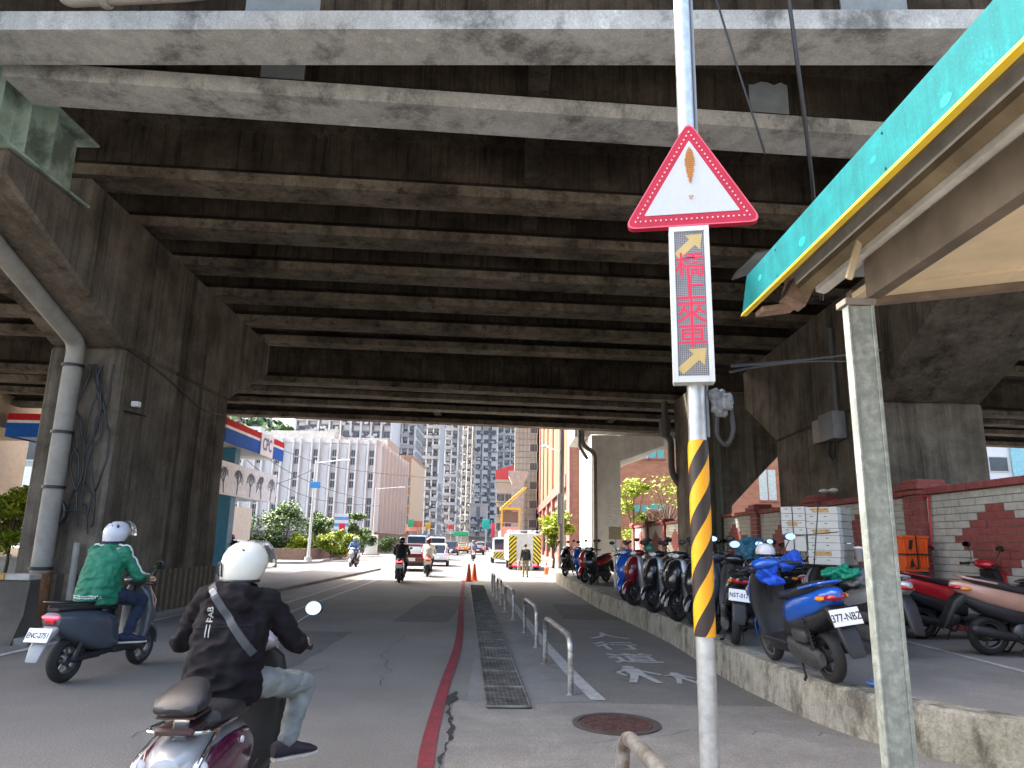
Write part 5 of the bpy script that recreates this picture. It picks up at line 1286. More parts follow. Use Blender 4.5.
# ---------------------------------------------------------------- vehicles
PL_ = {}
def car(lab, x, y, rz, paint, kind='sedan', s=1., cat='car', group='cars on the far road'):
    t = thing(cat if cat != 'car' else 'car', lab, cat, (x, y, 0), rz, group); t.scale = (s, s, s)
    H = {'sedan': 1.45, 'suv': 1.62, 'van': 1.95}[kind]
    mb = MB()
    mb.loft([(-2.2, 0, .70, .42, .80), (-2.15, 0, .82, .32, .92), (-1.6, 0, .87, .25, .98), (0, 0, .89, .22, .97), (1.3, 0, .87, .24, .93), (2.0, 0, .80, .30, .80), (2.15, 0, .66, .4, .7)] if kind != 'van' else [(-2.3, 0, .80, .35, 1.0), (-2.25, 0, .86, .3, 1.05), (0, 0, .88, .25, 1.08), (1.9, 0, .86, .28, 1.0), (2.15, 0, .7, .4, .8)], e=5, seg=24)
    mb.build('body', paint, t)
    P = {'sedan': [(-1.9, .55, .93), (-1.3, .66, H-.06), (-.7, .68, H), (.1, .68, H-.01), (.6, .65, H-.12), (1.25, .6, .92)],
         'suv': [(-2.1, .6, .93), (-1.9, .70, H-.1), (-1.0, .71, H), (.2, .70, H-.02), (.7, .66, H-.2), (1.2, .6, .95)],
         'van': [(-2.27, .74, 1.0), (-2.2, .78, H-.08), (-1.0, .78, H), (.9, .76, H-.02), (1.3, .72, H-.25), (1.9, .64, 1.0)]}[kind]
    mb = MB(); mb.m = 0
    mb.loft([(yy, 0, hw, .9, h-.04) for yy, hw, h in P], e=6, seg=24); g = mb.build('cabin_glass', GLASSD, t)
    mb = MB(); mb.loft([(yy, 0, hw*.93, h-.10, h) for yy, hw, h in P[1:-1]], e=4, seg=20)
    for sx in (-1, 1):
        for i in range(len(P)-1):
            if i in (0, 1, 3, len(P)-2):
                a, b = P[i], P[i+1]
                if i in (0, len(P)-2): mb.tube([(sx*a[1]*.96, a[0], a[2]-.05), (sx*b[1]*.96, b[0], b[2]-.05)], .04, 6)
        mb.tube([(sx*.70*P[2][1]/.68, -.4, .9), (sx*.66*P[2][1]/.68, -.4, H-.06)], .035, 6)
    if kind == 'van':
        for sx in (-1, 1): mb.bx(sx*.77, sx*.79, -2.1, -.5, .95, H-.3)
    mb.build('roof', paint, t)
    for sx in (-1, 1):
        for yy in (-1.35, 1.35):
            mb = MB(); mb.lathe([(.2, -.1), (.30, -.1), (.32, -.07), (.32, .07), (.3, .1), (.2, .1)], (0, 0, 0), 'x', 20, closed=True); wv = mb.build('wheel', RUBB, t, loc=(sx*.78, yy, .32)); MB().lathe([(0, -.09), (.2, -.08), (.2, .08), (0, .09)], (0, 0, 0), 'x', 14).build('rim', MC['rim_grey'], wv)
        MB().box((sx*.68, -2.13, .80), (.26, .12, .14), .03).build('tail_light', REDON, t); MB().box((sx*.64, 2.02, .66), (.3, .2, .12), .03).build('headlight', CLEAR, t)
        MB().ell((sx*.95, .75, .98), (.08, .05, .06), 8, 6).build('wing_mirror', paint, t)
    MB().box((0, -2.19, .62), (.38, .03, .17), .005).build('licence_plate', PLATE, t)
    MB().bx(-.8, .8, -2.24, -2.1, .34, .46, .03).build('bumper', BLK, t)
    return t
CARP = {n: mat('car_'+n, c, .28, var=.03, coat=.7) for n, c in dict(maroon=(.12, .02, .015), white=(.66, .66, .66), navy=(.05, .055, .10), yellow=(.75, .38, .02), red=(.4, .02, .02), silver=(.38, .39, .4), black=(.02, .02, .02), blue=(.25, .38, .55)).items()}
for k, (lab, u, v, kind, pn, sc) in enumerate([
    ('maroon car just past the rider in black', 408, 571.5, 'sedan', 'maroon', 1), ('white hatchback right of the cream jacket rider', 433.5, 566.5, 'suv', 'white', .9),
    ('white van ahead of the white hatchback', 434, 560, 'van', 'white', 1.0), ('pale blue lorry cab left of the white van', 414, 560, 'van', 'blue', 1.05),
    ('navy saloon with red lamps right of the white van', 449.5, 555.4, 'suv', 'navy', 1), ('yellow taxi beyond the navy saloon', 461, 553.2, 'sedan', 'yellow', 1),
    ('red car beyond the yellow taxi', 467, 551.5, 'sedan', 'red', 1), ('black car in the middle of the far road', 476.5, 555, 'sedan', 'black', .95),
    ('silver car far down the middle lane', 480, 550.5, 'suv', 'silver', 1), ('silver car at the far left lane', 441, 550.8, 'sedan', 'silver', 1), ('black car far down the right lane', 488, 551, 'suv', 'black', 1),
    ('white car farthest down the road', 472, 548.8, 'sedan', 'white', 1)]):
    p = atz(u, v, 0); Yc = min(p.y, 120); p = at(u, v, Yc)
    car(lab, p.x, Yc+2.2, R(4), CARP[pn], kind, sc)
for lab, x, y, pn, rz in (('white car parked by the station behind the striped pier foot', -19.5, 42, 'white', 80), ('white car beside the petrol station column', -15.5, 39.5, 'white', 95), ('silver car at the far left edge under the tree', -27, 38.5, 'silver', 85), ('blue car behind the silver one at the far left', -31, 43, 'blue', 88)):
    car(lab, x, y, R(rz), CARP[pn], 'sedan', 1, group='cars around the petrol station')
# fire truck, tail towards the camera
CHY = mat('chevron_yellow', (.85, .68, .02), .4); CHK = mat('chevron_black', (.03, .03, .03), .5)
def chev(parent, x0, x1, z0, z1, y, d=1, step=.26):
    """diagonal hazard stripes clipped to a panel"""
    mb = MB(); mb.m = 0; mb.bx(x0, x1, y, y+.02, z0, z1); mb.m = 1
    k = -30
    while k < 60:
        lo, hi = z0+k*step, z0+k*step+step/2; poly = []
        P = [(x0, lo+d*0), (x1, lo+d*(x1-x0)), (x1, hi+d*(x1-x0)), (x0, hi)]
        def clip(P, f):
            out = []
            for i in range(len(P)):
                a, b = P[i-1], P[i]; fa, fb = f(a), f(b)
                if (fa >= 0) != (fb >= 0): q = fa/(fa-fb); out.append((a[0]+(b[0]-a[0])*q, a[1]+(b[1]-a[1])*q))
                if fb >= 0: out.append(b)
            return out
        P = clip(P, lambda p: p[1]-z0)
        if P: P = clip(P, lambda p: z1-p[1])
        if len(P) > 2: mb.prism(P, 'y', y-.012, y-.001)
        k += 1
    return mb.build('hazard_panel', [CHY, CHK], parent)
p = at(524.5, 570, 43.5)
t = thing('fire_truck', 'grey box truck with yellow and black hazard panels on its tail', 'truck', (p.x, 43.5, 0), R(3)); t.scale = (.98, 1, .95)
MB().bx(-1.0, 1.0, 0, 5, .55, 2.25, .04).build('box_body', mat('truck_grey', (.45, .46, .46), .5, dirt=.1), t)
chev(t, -.98, -.52, .42, 2.1, -.035, 1); chev(t, .52, .98, .42, 2.1, -.035, -1)
MB().bx(-.5, .5, -.02, -.003, .6, 2.1).build('roller_door', mat('roller', (.55, .56, .56), .4, .3), t)
for sx in (-1, 1):
    for yy in (.9, 3.9): MB().lathe([(0, -.13), (.38, -.13), (.4, 0), (.38, .13), (0, .13)], (sx*.8, yy, .4), 'x', 18).build('wheel', RUBB, t)
    MB().bx(sx*.6-.15, sx*.6+.15, -.06, .0, .28, .4).build('tail_light', REDON, t)
MB().bx(-1, 1, -.04, .0, .2, .28).build('bumper', mat('truck_red', (.4, .02, .02), .4), t)
mb = MB(); random.seed(6)
for k in range(9): mb.box((random.uniform(-.85, .85), random.uniform(.2, 3), 2.36), (random.uniform(.12, .3), .4, random.uniform(.15, .3)), .03)
mb.tube([(-.9, 0, 2.42), (.9, 0, 2.42)], .03, 6); mb.tube([(-.9, 4, 2.42), (-.9, 0, 2.42)], .03, 6); mb.build('roof_gear', GALV, t)
MB().bx(-.98, .98, 5, 6.9, .5, 2.1, .15).build('cab', mat('truck_red', (.4, .02, .02), .4), t)
# hoist lorry and van further on
p = at(505, 562, 66); t = thing('hoist_lorry', 'lorry with a tall yellow lifting frame behind the fire truck', 'lorry', (p.x+.4, 68, 0), R(3)); t.scale = (.8, .8, .78)
MB().bx(-1.1, 1.1, 0, 6, .6, 3.4, .05).build('box_body', mat('lorry_body', (.5, .42, .45), .6, dirt=.2), t)
MB().bx(-1.05, 1.05, -.05, -.005, 2.9, 3.9).build('banner', mat('banner_pink', (.7, .32, .25), .6), t)
mb = MB(); mb.bx(-1.15, 1.25, 0, 2.4, 5.9, 6.2); mb.bx(1.0, 1.2, 0, .2, 3.4, 5.9); mb.bx(-1.1, -.9, 0, .2, 3.4, 5.9)
for k in (0, .45): mb.tube([(-1+k, .1, 6.2), (1.6+k*.6, .1, 8.6)], .09, 6)
mb.build('lifting_frame', mat('frame_yellow', (.7, .42, .03), .5), t)
MB().bx(-.9, .9, .3, 2.2, 4.4, 5.7, .05).build('lifted_box', mat('lifted_brown', (.2, .13, .09), .7), t)
for sx in (-1, 1):
    for yy in (1, 4.8): MB().lathe([(0, -.13), (.45, -.13), (.45, .13), (0, .13)], (sx*.9, yy, .45), 'x', 16).build('wheel', RUBB, t)
p = at(502, 559, 58); t = car('white service van with yellow hazard stripes near the hoist lorry', p.x, 58.5, R(3), CARP['white'], 'van', 1); chev(t, -.78, .78, .42, .85, -2.4, 1)
# ---------------------------------------------------------------- trees and bushes
LEAF = [mat('leaf_dark', (.04, .085, .025), .6, var=.3), mat('leaf_mid', (.085, .16, .04), .6, var=.3), mat('leaf_light', (.14, .22, .04), .6, var=.3)]
LEAFY = [mat('leaf_yellow_dark', (.16, .24, .02), .6, var=.3), mat('leaf_yellow', (.30, .38, .03), .6, var=.3), mat('leaf_yellow_light', (.45, .48, .05), .6, var=.3)]
BARK = mat('bark', (.10, .075, .055), .9, var=.3, bump=.4)
def tree(lab, x, y, h, r, leaves=LEAF, n=1500, ls=.16, trunk=.35, name='tree', cat='tree', seed=1, z=0, dens=6, flat=.75):
    random.seed(seed); t = thing(name, lab, cat, (x, y, z))
    mb = MB(); lim = []
    th = h*trunk; mb.tube([(0, 0, 0), (r*.05, 0, th*.6), (0, r*.05, th)], [max(.03, h*.022), h*.017, h*.014], 8)
    cl = []
    for k in range(dens+3):
        a = random.uniform(0, 6.28); rr = r*random.uniform(.15, .8); zz = th+(h-th)*random.uniform(.1, .88)
        c = Vector((rr*math.cos(a), rr*math.sin(a), zz)); cl.append((c, r*random.uniform(.28, .5)))
        mid = Vector((c.x*.4, c.y*.4, th+(zz-th)*.45)); mb.tube([(0, 0, th*.9), mid, c], [h*.011, h*.007, h*.003], 5)
    mb.build('trunk', BARK, t)
    mb = MB()
    for k in range(n):
        c, cr = random.choice(cl); d = Vector((random.gauss(0, 1), random.gauss(0, 1), random.gauss(0, 1))).normalized()
        p = c+Vector((d.x, d.y, d.z*flat))*cr*random.uniform(.45, 1.05)
        s_ = ls*random.uniform(.6, 1.3); q = Matrix.Rotation(random.uniform(0, 6.28), 3, 'Z') @ Matrix.Rotation(random.uniform(-.9, .9), 3, 'X') @ Matrix.Rotation(random.uniform(-.6, .6), 3, 'Y')
        mb.m = random.choices((0, 1, 2), (3, 5, 3))[0]
        mb.quad([p+q @ Vector(v) for v in ((-s_*.3, 0, 0), (0, -s_*.6, s_*.08), (s_*.3, 0, 0), (0, s_*.6, s_*.08))])
    mb.build('crown', leaves, t); return t
def tpx(lab, u, v, Y, hpx, wpx, **k):
    p = at(u, v, Y); s_ = Y/(FPX*.98); return tree(lab, p.x, Y, hpx*s_, wpx*s_/2, **k)
tpx('bright leafy tree at the far left beyond the pier', 8, 548, 23, 92, 62, leaves=LEAFY, n=3600, ls=.17, seed=3, dens=12)
tpx('bright young tree beside the dark pole and pale pier', 553, 560, 44, 58, 42, leaves=LEAFY, n=1800, ls=.26, seed=4, trunk=.3)
tpx('yellow green bush between the pale pier and the brick wall', 634, 560, 47, 90, 40, leaves=LEAFY, n=1500, ls=.24, seed=5, trunk=.3)
tpx('sparse yellow twigs in front of the orange brick building', 668, 545, 50, 92, 80, leaves=LEAFY, n=420, ls=.24, seed=6, trunk=.45, dens=10)
for i, (lab, u, hp, wp, lv, Y) in enumerate([('large dull green bush at the left end of the island', 262, 44, 54, LEAF, 52), ('greyish green bush with pale twigs on the island', 284, 52, 50, LEAF, 53), ('green bush behind the street lamp', 314, 36, 36, LEAF, 58),
    ('bright yellow green bush right of the street lamp', 330, 30, 30, LEAFY, 54), ('dark green tree behind the advertising board', 322, 42, 28, LEAF, 66), ('dark green tree right of the advertising board', 352, 46, 26, LEAF, 68), ('bright low bush under the advertising board', 345, 22, 26, LEAFY, 58), ('clipped dark hedge end by the pale notice cabinet', 362, 24, 26, LEAF, 72), ('low green hedge beyond the notice cabinet', 382, 17, 30, LEAF, 88), ('low yellow green bush at the island corner', 300, 26, 30, LEAFY, 52)]):
    tpx(lab, u, 561 if Y < 56 else 556, Y, hp, wp, leaves=lv, n=2600, ls=.22, seed=20+i, trunk=.15, name='bush', cat='bush', dens=9, z=.15)
tpx('weeds growing on top of the far brick wall', 650, 514, 36, 13, 30, n=300, ls=.12, seed=41, trunk=.1, name='weeds', cat='plant', z=2.45)
for o in [o for o in scn.objects if o.name.startswith('weeds')]: o.location.z = 2.5; o.location.x = 7.2
# ================================================================ buildings
WG = mat('win_glass', (.05, .065, .08), .12, var=.4, scale=.5, coat=.3)
FRM = mat('win_frame', (.5, .5, .5), .5)
_wm = {}
def winmesh(w_, h_, kind, fr=FRM):
    k = (round(w_, 2), round(h_, 2), kind, fr.name)
    if k in _wm: return _wm[k]
    mb = MB(); f = .07
    if kind == 'slot': f = .05
    mb.m = 0; mb.bx(-w_/2, w_/2, -.02, .05, 0, h_)
    mb.m = 1
    mb.bx(-w_/2-f, w_/2+f, -.07, .02, -f, -.001); mb.bx(-w_/2-f, w_/2+f, -.07, .02, h_+.001, h_+f)
    mb.bx(-w_/2-f, -w_/2-.001, -.07, .02, 0, h_); mb.bx(w_/2+.001, w_/2+f, -.07, .02, 0, h_)
    if kind != 'plain': mb.bx(-.02, .02, -.05, -.021, 0, h_)
    if kind == 'slot': mb.bx(-w_/2, w_/2, -.06, -.021, h_*.45, h_*.55)
    if kind == 'balc':
        mb.m = 2; mb.bx(-w_/2-.35, w_/2+.35, -1.1, -.08, -.75, -.6); mb.bx(-w_/2-.35, w_/2+.35, -1.1, -1.02, -.599, .25)
        mb.bx(-w_/2-.35, -w_/2-.27, -1.019, -.08, -.599, .25); mb.bx(w_/2+.27, w_/2+.35, -1.019, -.08, -.599, .25)
    if kind == 'grille':
        mb.m = 2; mb.bx(-w_/2-.1, w_/2+.1, -.55, -.08, -.2, -.12); mb.bx(-w_/2-.1, w_/2+.1, -.55, -.08, h_+.15, h_+.22)
        for i in range(6): x = -w_/2-.08+(w_+.16)*i/5; mb.bx(x-.02, x+.02, -.55, -.5, -.12, h_+.15)
    if kind == 'ac':
        mb.m = 2; mb.box((w_/2+.55, -.3, .3), (.75, .4, .55), .03)
    me = mb.mesh('window', [WG, fr, mat('balcony_pale', (.4, .39, .38), .8, var=.1)]); _wm[k] = me; return me
def wput(me, parent, x, y, z, rz):
    o = bpy.data.objects.new('window', me); col.objects.link(o); o.parent = parent; o.location = (x, y, z); o.rotation_euler = (0, 0, rz); return o
def block(name, lab, x0, x1, y0, y1, h, wallm, faces, group=None, base=0, roof=None):
    """faces: list of (side 's'|'e'|'w', [window columns as 0..1], [sill heights], w, h, kind)"""
    cx, cy = (x0+x1)/2, y0
    t = thing(name, lab, 'building', (cx, cy, base), 0, group)
    W_, D_ = (x1-x0)/2, y1-y0
    MB().bx(-W_, W_, 0, D_, 0, h-base).build('walls', wallm, t)
    mb = MB(); mb.bx(-W_-.15, W_+.15, -.15, .1, h-base+.001, h-base+.5); mb.bx(-W_-.15, W_+.15, D_-.1, D_+.15, h-base+.001, h-base+.5); mb.bx(-W_-.15, -W_+.1, .101, D_-.101, h-base+.001, h-base+.5); mb.bx(W_-.1, W_+.15, .101, D_-.101, h-base+.001, h-base+.5)
    mb.build('roof_parapet', roof or wallm, t)
    n = 0; extra = MB()
    for side, cols, sills, w_, h_, kind in faces:
        me = winmesh(w_, h_, kind)
        for z in sills:
            for c in cols:
                if side == 's': P = (-W_+2*W_*c, -.03, z, 0)
                elif side == 'e': P = (W_+.03, D_*c, z, R(90))
                else: P = (-W_-.03, D_*c, z, R(-90))
                if n < 98: wput(me, t, *P[:3], P[3]); n += 1
                else:
                    extra.m = 0; old = extra.M; extra.M = Matrix.Translation(P[:3]) @ Matrix.Rotation(P[3], 4, 'Z')
                    for p in me.polygons:
                        extra.m = p.material_index; extra.add([me.vertices[i].co for i in p.vertices], [list(range(len(p.vertices)))])
                    extra.M = old
    if extra.v: tag(extra.build('window_rows', list(_wm.values())[0].materials[:] if 0 else [WG, FRM, MC['balcony_pale']], t), kind='stuff')
    return t
WB = mat('pale_render', (.54, .54, .54), .85, var=.08, scale=.4, streak=.12)
# white office block with vertical fins
def X(u, Y, v=500): return at(u, v, Y).x
def Z(v, Y, u=400): return at(u, v, Y).z
Y0 = 92; xL, xR = X(226, Y0), X(375, Y0); zt = Z(444, Y0, 370)
bay = (X(370, Y0)-X(351, Y0)); ncol = 8
cols = [(X(370, Y0)-k*bay-.1-xL)/(xR-xL) for k in range(ncol)]
rows = [Z(v, Y0, 360)-0 for v in (465, 488, 513, 527)]
t = block('office_block', 'white office block with vertical fins and narrow windows beyond the green island', xL, xR, Y0, 118, zt, WB,
          [('s', cols, rows, .55, 1.9, 'slot'), ('e', [.07+.124*k for k in range(8)], rows, .8, 1.9, 'slot')])
mb = MB()
for k in range(ncol):
    xx = -(xR-xL)/2+cols[k]*(xR-xL)
    for s in (-.48, .48): mb.bx(xx+s-.11, xx+s+.11, -.55, -.001, 2.6, zt+.6)
for k in range(9):
    yy = .2+k*(26/8.3); mb.bx((xR-xL)/2+.001, (xR-xL)/2+.5, yy-.14, yy+.14, 2.6, zt+.4)
mb.build('fins', mat('fin_white', (.58, .58, .57), .8, var=.06), t)
mb = MB()
for k in range(ncol-1): 
    xa = -(xR-xL)/2+cols[k+1]*(xR-xL)+.8; xb = -(xR-xL)/2+cols[k]*(xR-xL)-.8
    mb.bx(xa, xb, -.10, -.001, 2.8, zt-.6)
mb.build('wall_panel', WB, t)
MB().bx(-(xR-xL)/2+.5, (xR-xL)/2-.3, -.2, 0-.001, 0, 2.5).build('ground_floor', mat('ground_floor_dark', (.12, .12, .12), .7), t)
MB().bx((xR-xL)/2+.001, (xR-xL)/2+.2, 1, 25, 0, 2.5).build('ground_floor', MC['ground_floor_dark'], t)
mb = MB(); mb.box((-2.5, 13, zt+1.3), (9, 12, 2.6)); mb.box((5.5, 15, zt+1.1), (7, 10, 2.2)); mb.box((8.6, 9, zt+.8), (1.6, 3, 1.6)); mb.tube([(3, 6, zt), (3, 6, zt+4)], .08, 6)
mb.build('roof_house', CONC_S, t)
TERR = mat('tile_brown', (.26, .16, .11), .75, var=.12, scale=1); PALE = mat('render_cream', (.42, .37, .29), .85, var=.08)
x1 = X(409.5, 122); t = block('shop_house', 'brown tiled building with a pale side just right of the white office block', X(392, 122), x1, 122, 141, Z(458, 122, 405), TERR,
          [('s', [.3, .75], [4.2, 7.4, 10.6], 1.3, 1.5, 'grille'), ('e', [.15, .38, .6, .83], [4.2, 7.4, 10.6], 1.2, 1.5, 'plain')])
MB().bx((x1-X(392, 122))/2+.002, (x1-X(392, 122))/2+.12, 0, 19, 4, Z(458, 122, 405)-.01).build('side_cladding', PALE, t)
MB().bx(-2, 3.6, -1.2, -.01, 3.1, 4.1).build('shop_sign', mat('shop_sign_orange', (.6, .28, .2), .6), t)
TW = [mat('tower_grey_blue', (.48, .49, .50), .85, var=.1, scale=.2), mat('tower_white', (.60, .59, .57), .85, var=.08, scale=.2), mat('tower_grey', (.42, .42, .42), .85, var=.1, scale=.2), mat('tower_pinkish', (.46, .40, .36), .85, var=.1, scale=.2)]
ACM = MB().box((0, 0, 0), (.8, .5, .55), .03).mesh('air_conditioner', mat('ac_pale', (.48, .49, .48), .7, dirt=.3))
LAM = [MB().box((0, 0, 0), (.9, .03, .8)).mesh('laundry', mat(n_, c_, .8)) for n_, c_ in (('laundry_pale', (.42, .40, .38)), ('laundry_dark', (.10, .09, .12)))]
def tower(lab, u0, u1, Y, D, floors, m_, cols, kind='balc', fl=3.1, w_=1.6, side=None, rib=True, group='apartment towers beyond the junction'):
    xa, xb = X(u0, Y), X(u1, Y); h = floors*fl+3.5
    fs = [('s', [(i+.5)/cols for i in range(cols)], [4.6+fl*k for k in range(floors-1)], w_, 1.5, kind)]
    if side: fs.append((side, [.1+.2*k for k in range(5)], [4.6+fl*k for k in range(floors-1)], 1.5, 1.4, 'grille'))
    t = block('apartment_tower', lab, xa, xb, Y, Y+D, h, m_, fs, group)
    for c in list(t.children):
        if c.name.startswith('window') and c.data.name.startswith('window') and random.random() < .45: c.data = winmesh(random.choice((w_, w_*.7, w_*1.15)), random.choice((1.1, 1.5, 1.5, 1.9)), random.choice(('plain', 'grille', 'ac', 'balc')))
    if rib:
        mb = MB()
        for i in range(cols+1): xx = -(xb-xa)/2+(xb-xa)*i/cols; mb.bx(xx-.22, xx+.22, -.9, -.001, 3.4, h+.4)
        mb.build('ribs', TW[1] if m_ is not TW[1] else TW[0], t)
    random.seed(int(u0))
    def scatter(nm, me, n, y, sx, sz):
        for k in range(n):
            o = bpy.data.objects.new(nm, me); col.objects.link(o); o.parent = t
            o.location = (random.uniform(-.46, .46)*(xb-xa), y-random.random()*.4, 4.6+fl*random.randint(0, floors-2)+random.uniform(0, .9)); o.scale = (random.uniform(*sx), 1, random.uniform(*sz))
    scatter('air_conditioner', ACM, min(95, floors*4), -.4, (.5, 1.5), (.6, 1.6))
    scatter('laundry', LAM[0], floors, -.95, (.6, 1.6), (.7, 1.3)); scatter('laundry', LAM[1], floors, -.95, (.6, 1.6), (.7, 1.3))
    mb = MB()
    for i in range(cols): xx = -(xb-xa)/2+(xb-xa)*(i+random.choice((.12, .88)))/cols; mb.bx(xx-.28, xx+.28, -.06, -.001, 3.4, h-.5)
    mb.build('shaft', mat('shaft_shade', (.17, .18, .19), .9, var=.4, scale=.4), t)  # flat dark strips, the shade of recesses put into the colour
    MB().bx(-(xb-xa)/2, (xb-xa)/2, -1.5, -.001, 2.9, 3.3).build('arcade_canopy', mat('arcade', (.25, .22, .2), .8), t)
    return t
tower('white apartment slab rising behind the white office block', 336, 388, 175, 14, 17, TW[1], 5, 'grille')
tower('apartment house with red balcony corner above the left of the office block', 290, 336, 185, 14, 13, TW[1], 4, 'balc')
tower('grey blue tower directly above the brown tiled building', 386, 412, 190, 16, 20, TW[0], 4, 'balc', side='e')
tower('grey tower with deep balconies, second from the brown tiled building', 412, 437, 214, 16, 20, TW[2], 4, 'balc', side='e')
tower('grey blue tower with white ribs in the middle of the street view', 437, 456, 238, 16, 22, TW[0], 3, 'balc', side='e')
tower('narrow dark grey tower left of the gap at the street end', 456, 470.5, 262, 16, 24, TW[2], 3, 'ac', side='e')
tower('white tower with regular windows right of the gap at the street end', 473.5, 496, 250, 16, 25, TW[1], 3, 'ac', rib=False)
tower('slim grey tower partly behind the white one at the street end', 496, 516, 268, 16, 25, TW[0], 3, 'balc')
tower('pinkish low block at the foot of the white tower', 470, 487, 225, 10, 3, TW[3], 2, 'plain', rib=False)
tower('dark distant tower closing the gap at the street end', 462, 482, 330, 16, 32, TW[2], 3, 'plain', rib=False)
t = block('shop_house', 'small grey house with a red roof room above the hoist lorry', X(496, 150), X(514, 150), 150, 165, Z(482, 150, 505), mat('old_house_beige', (.42, .36, .27), .85, var=.2), [('s', [.25, .72], [4, 7.2, 10.0], 1.5, 1.4, 'grille')])
MB().prism([(-2.1, 0), (1.9, 0), (1.9, 3.2), (-2.1, 2.0)], 'y', .5, 8).build('red_roof_room', mat('red_sheet', (.5, .06, .06), .6, var=.2), t)
[c for c in t.children if c.name.startswith('red_roof')][0].location.z = Z(482, 150, 505)+.55
TILE = mat('grey_tile', (.3, .3, .27), .7, var=.08, scale=.5)
t = block('tiled_block', 'grey tiled building with grid lines left of the red granite facade', X(514, 118), X(536, 118), 118, 128, 30, TILE, [('s', [.86], [4+3.1*k for k in range(8)], 1.2, 1.3, 'plain')])
mb = MB(); wd = (X(536, 118)-X(514, 118))/2
for k in range(28): mb.bx(-wd, wd, -.05, -.001, 1+k*1.03, 1.06+k*1.03)
for k in range(6): mb.bx(-wd+k*.66, -wd+k*.66+.05, -.052, -.001, 0, 30)
mb.build('grid_joints', mat('joint_dark', (.16, .16, .15), .8), t)
MB().prism([(-2.2, 0), (-.3, 0), (-.3, 10.8), (.3, 12), (.3, 12.8), (-2.8, 12.8), (-2.8, 12), (-2.2, 10.8)], 'y', -4, -2).build('concrete_buttress', CONC_S, t)
# red granite building at the right, long street side and orange brick front
GRAN = mat('red_granite', (.3, .10, .08), .6, var=.1, scale=2); ORB = mat('orange_brick', (.42, .17, .09), .85, var=.15, scale=3, dirt=.08)
nt_ = ORB.node_tree
br = nt_.nodes.new('ShaderNodeTexBrick'); br.inputs['Scale'].default_value = 1.0; br.inputs['Brick Width'].default_value = .45; br.inputs['Row Height'].default_value = .16; br.inputs['Mortar Size'].default_value = .012
br.inputs['Color1'].default_value = (.30, .11, .06, 1); br.inputs['Color2'].default_value = (.38, .16, .09, 1); br.inputs['Mortar'].default_value = (.30, .17, .11, 1)
tcn = nt_.nodes.new('ShaderNodeTexCoord'); mpn = nt_.nodes.new('ShaderNodeMapping'); mpn.inputs['Rotation'].default_value = (R(90), 0, 0)
nt_.links.new(tcn.outputs['Object'], mpn.inputs[0]); nt_.links.new(mpn.outputs[0], br.inputs[0]); nt_.links.new(br.outputs[0], nt_.nodes['Principled BSDF'].inputs['Base Color'])
t = thing('brick_building', 'tall orange brick and red granite building behind the pale pier', 'building', (4.9, 56, 0))
MB().bx(0, 24, 0, 78, 0, 30).build('walls', ORB, t)
mb = MB(); mb.bx(-.25, -.002, .0, 3, 0, 30.5)
for k in range(7): mb.bx(-.3, -.003, 11+k*11, 13+k*11, 0, 30.5)
mb.bx(-.35, -.26, 3.001, 78, 6.2, 7.2); mb.bx(-.35, -.26, 3.001, 78, 27, 29)
mb.build('granite_facing', GRAN, t)
PAN = mat('panel_cream', (.32, .22, .12), .7, var=.1)
mb = MB()
for k in range(40): mb.bx(-.16, -.004, 3.2+k*1.85, 4.2+k*1.85, 7.3, 26.9)
mb.build('cream_panels', PAN, t)
mb = MB(); mb.bx(-.1, -.003, 3.1, 77, 7.25, 26.95); mb.build('street_glazing', mat('gl_yellow_reflection', (.22, .15, .08), .15), t)  # yellow reflection put into the glass colour
mb = MB(); 
for k in range(14): mb.bx(-.2, -.003, 4+k*5.2, 7.6+k*5.2, .8, 5.2)
mb.build('shop_windows', GLASSD, t)
for (u0, u1, v0, v1, pn) in ((630, 648, 449, 458, 'pane_sky'), (649, 664, 450, 458, 'pane_teal'), (633, 648, 505, 512, 'pane_teal'), (650, 666, 504, 510, 'pane_teal'), (760, 775, 470, 500, 'pane_pale'), (690, 720, 470, 480, 'pane_teal'), (700, 760, 420, 440, 'pane_teal')):
    a = at(u0, v1, 56); b = at(u1, v0, 56)
    mm = mat(pn, {'pane_sky': (.2, .5, .75), 'pane_teal': (.10, .32, .30), 'pane_pale': (.5, .55, .5)}[pn], .1)
    mb = MB(); mb.m = 0; mb.bx(a.x-4.9, b.x-4.9, -.03, -.002, a.z, b.z); mb.m = 1; mb.bx(a.x-5.0, b.x-4.8, -.12, -.031, a.z-.12, a.z-.01); mb.bx((a.x+b.x)/2-4.93, (a.x+b.x)/2-4.87, -.06, -.031, a.z, b.z)
    mb.build('window', [mm, GRAN], t)
xa = X(975, 62); t = block('white_block', 'white building with a teal glazed strip at the far right above the wall', xa, xa+30, 62, 80, 22, mat('white_tile', (.66, .67, .66), .7, var=.05), [('s', [.08+.10*k for k in range(9)], [4, 8.5, 13, 17.5], 1.6, 1.2, 'plain')])
MB().bx(-11.5, -9.8, -.25, -.101, 2, 21).build('glazed_strip', mat('strip_teal', (.25, .5, .55), .2), t)
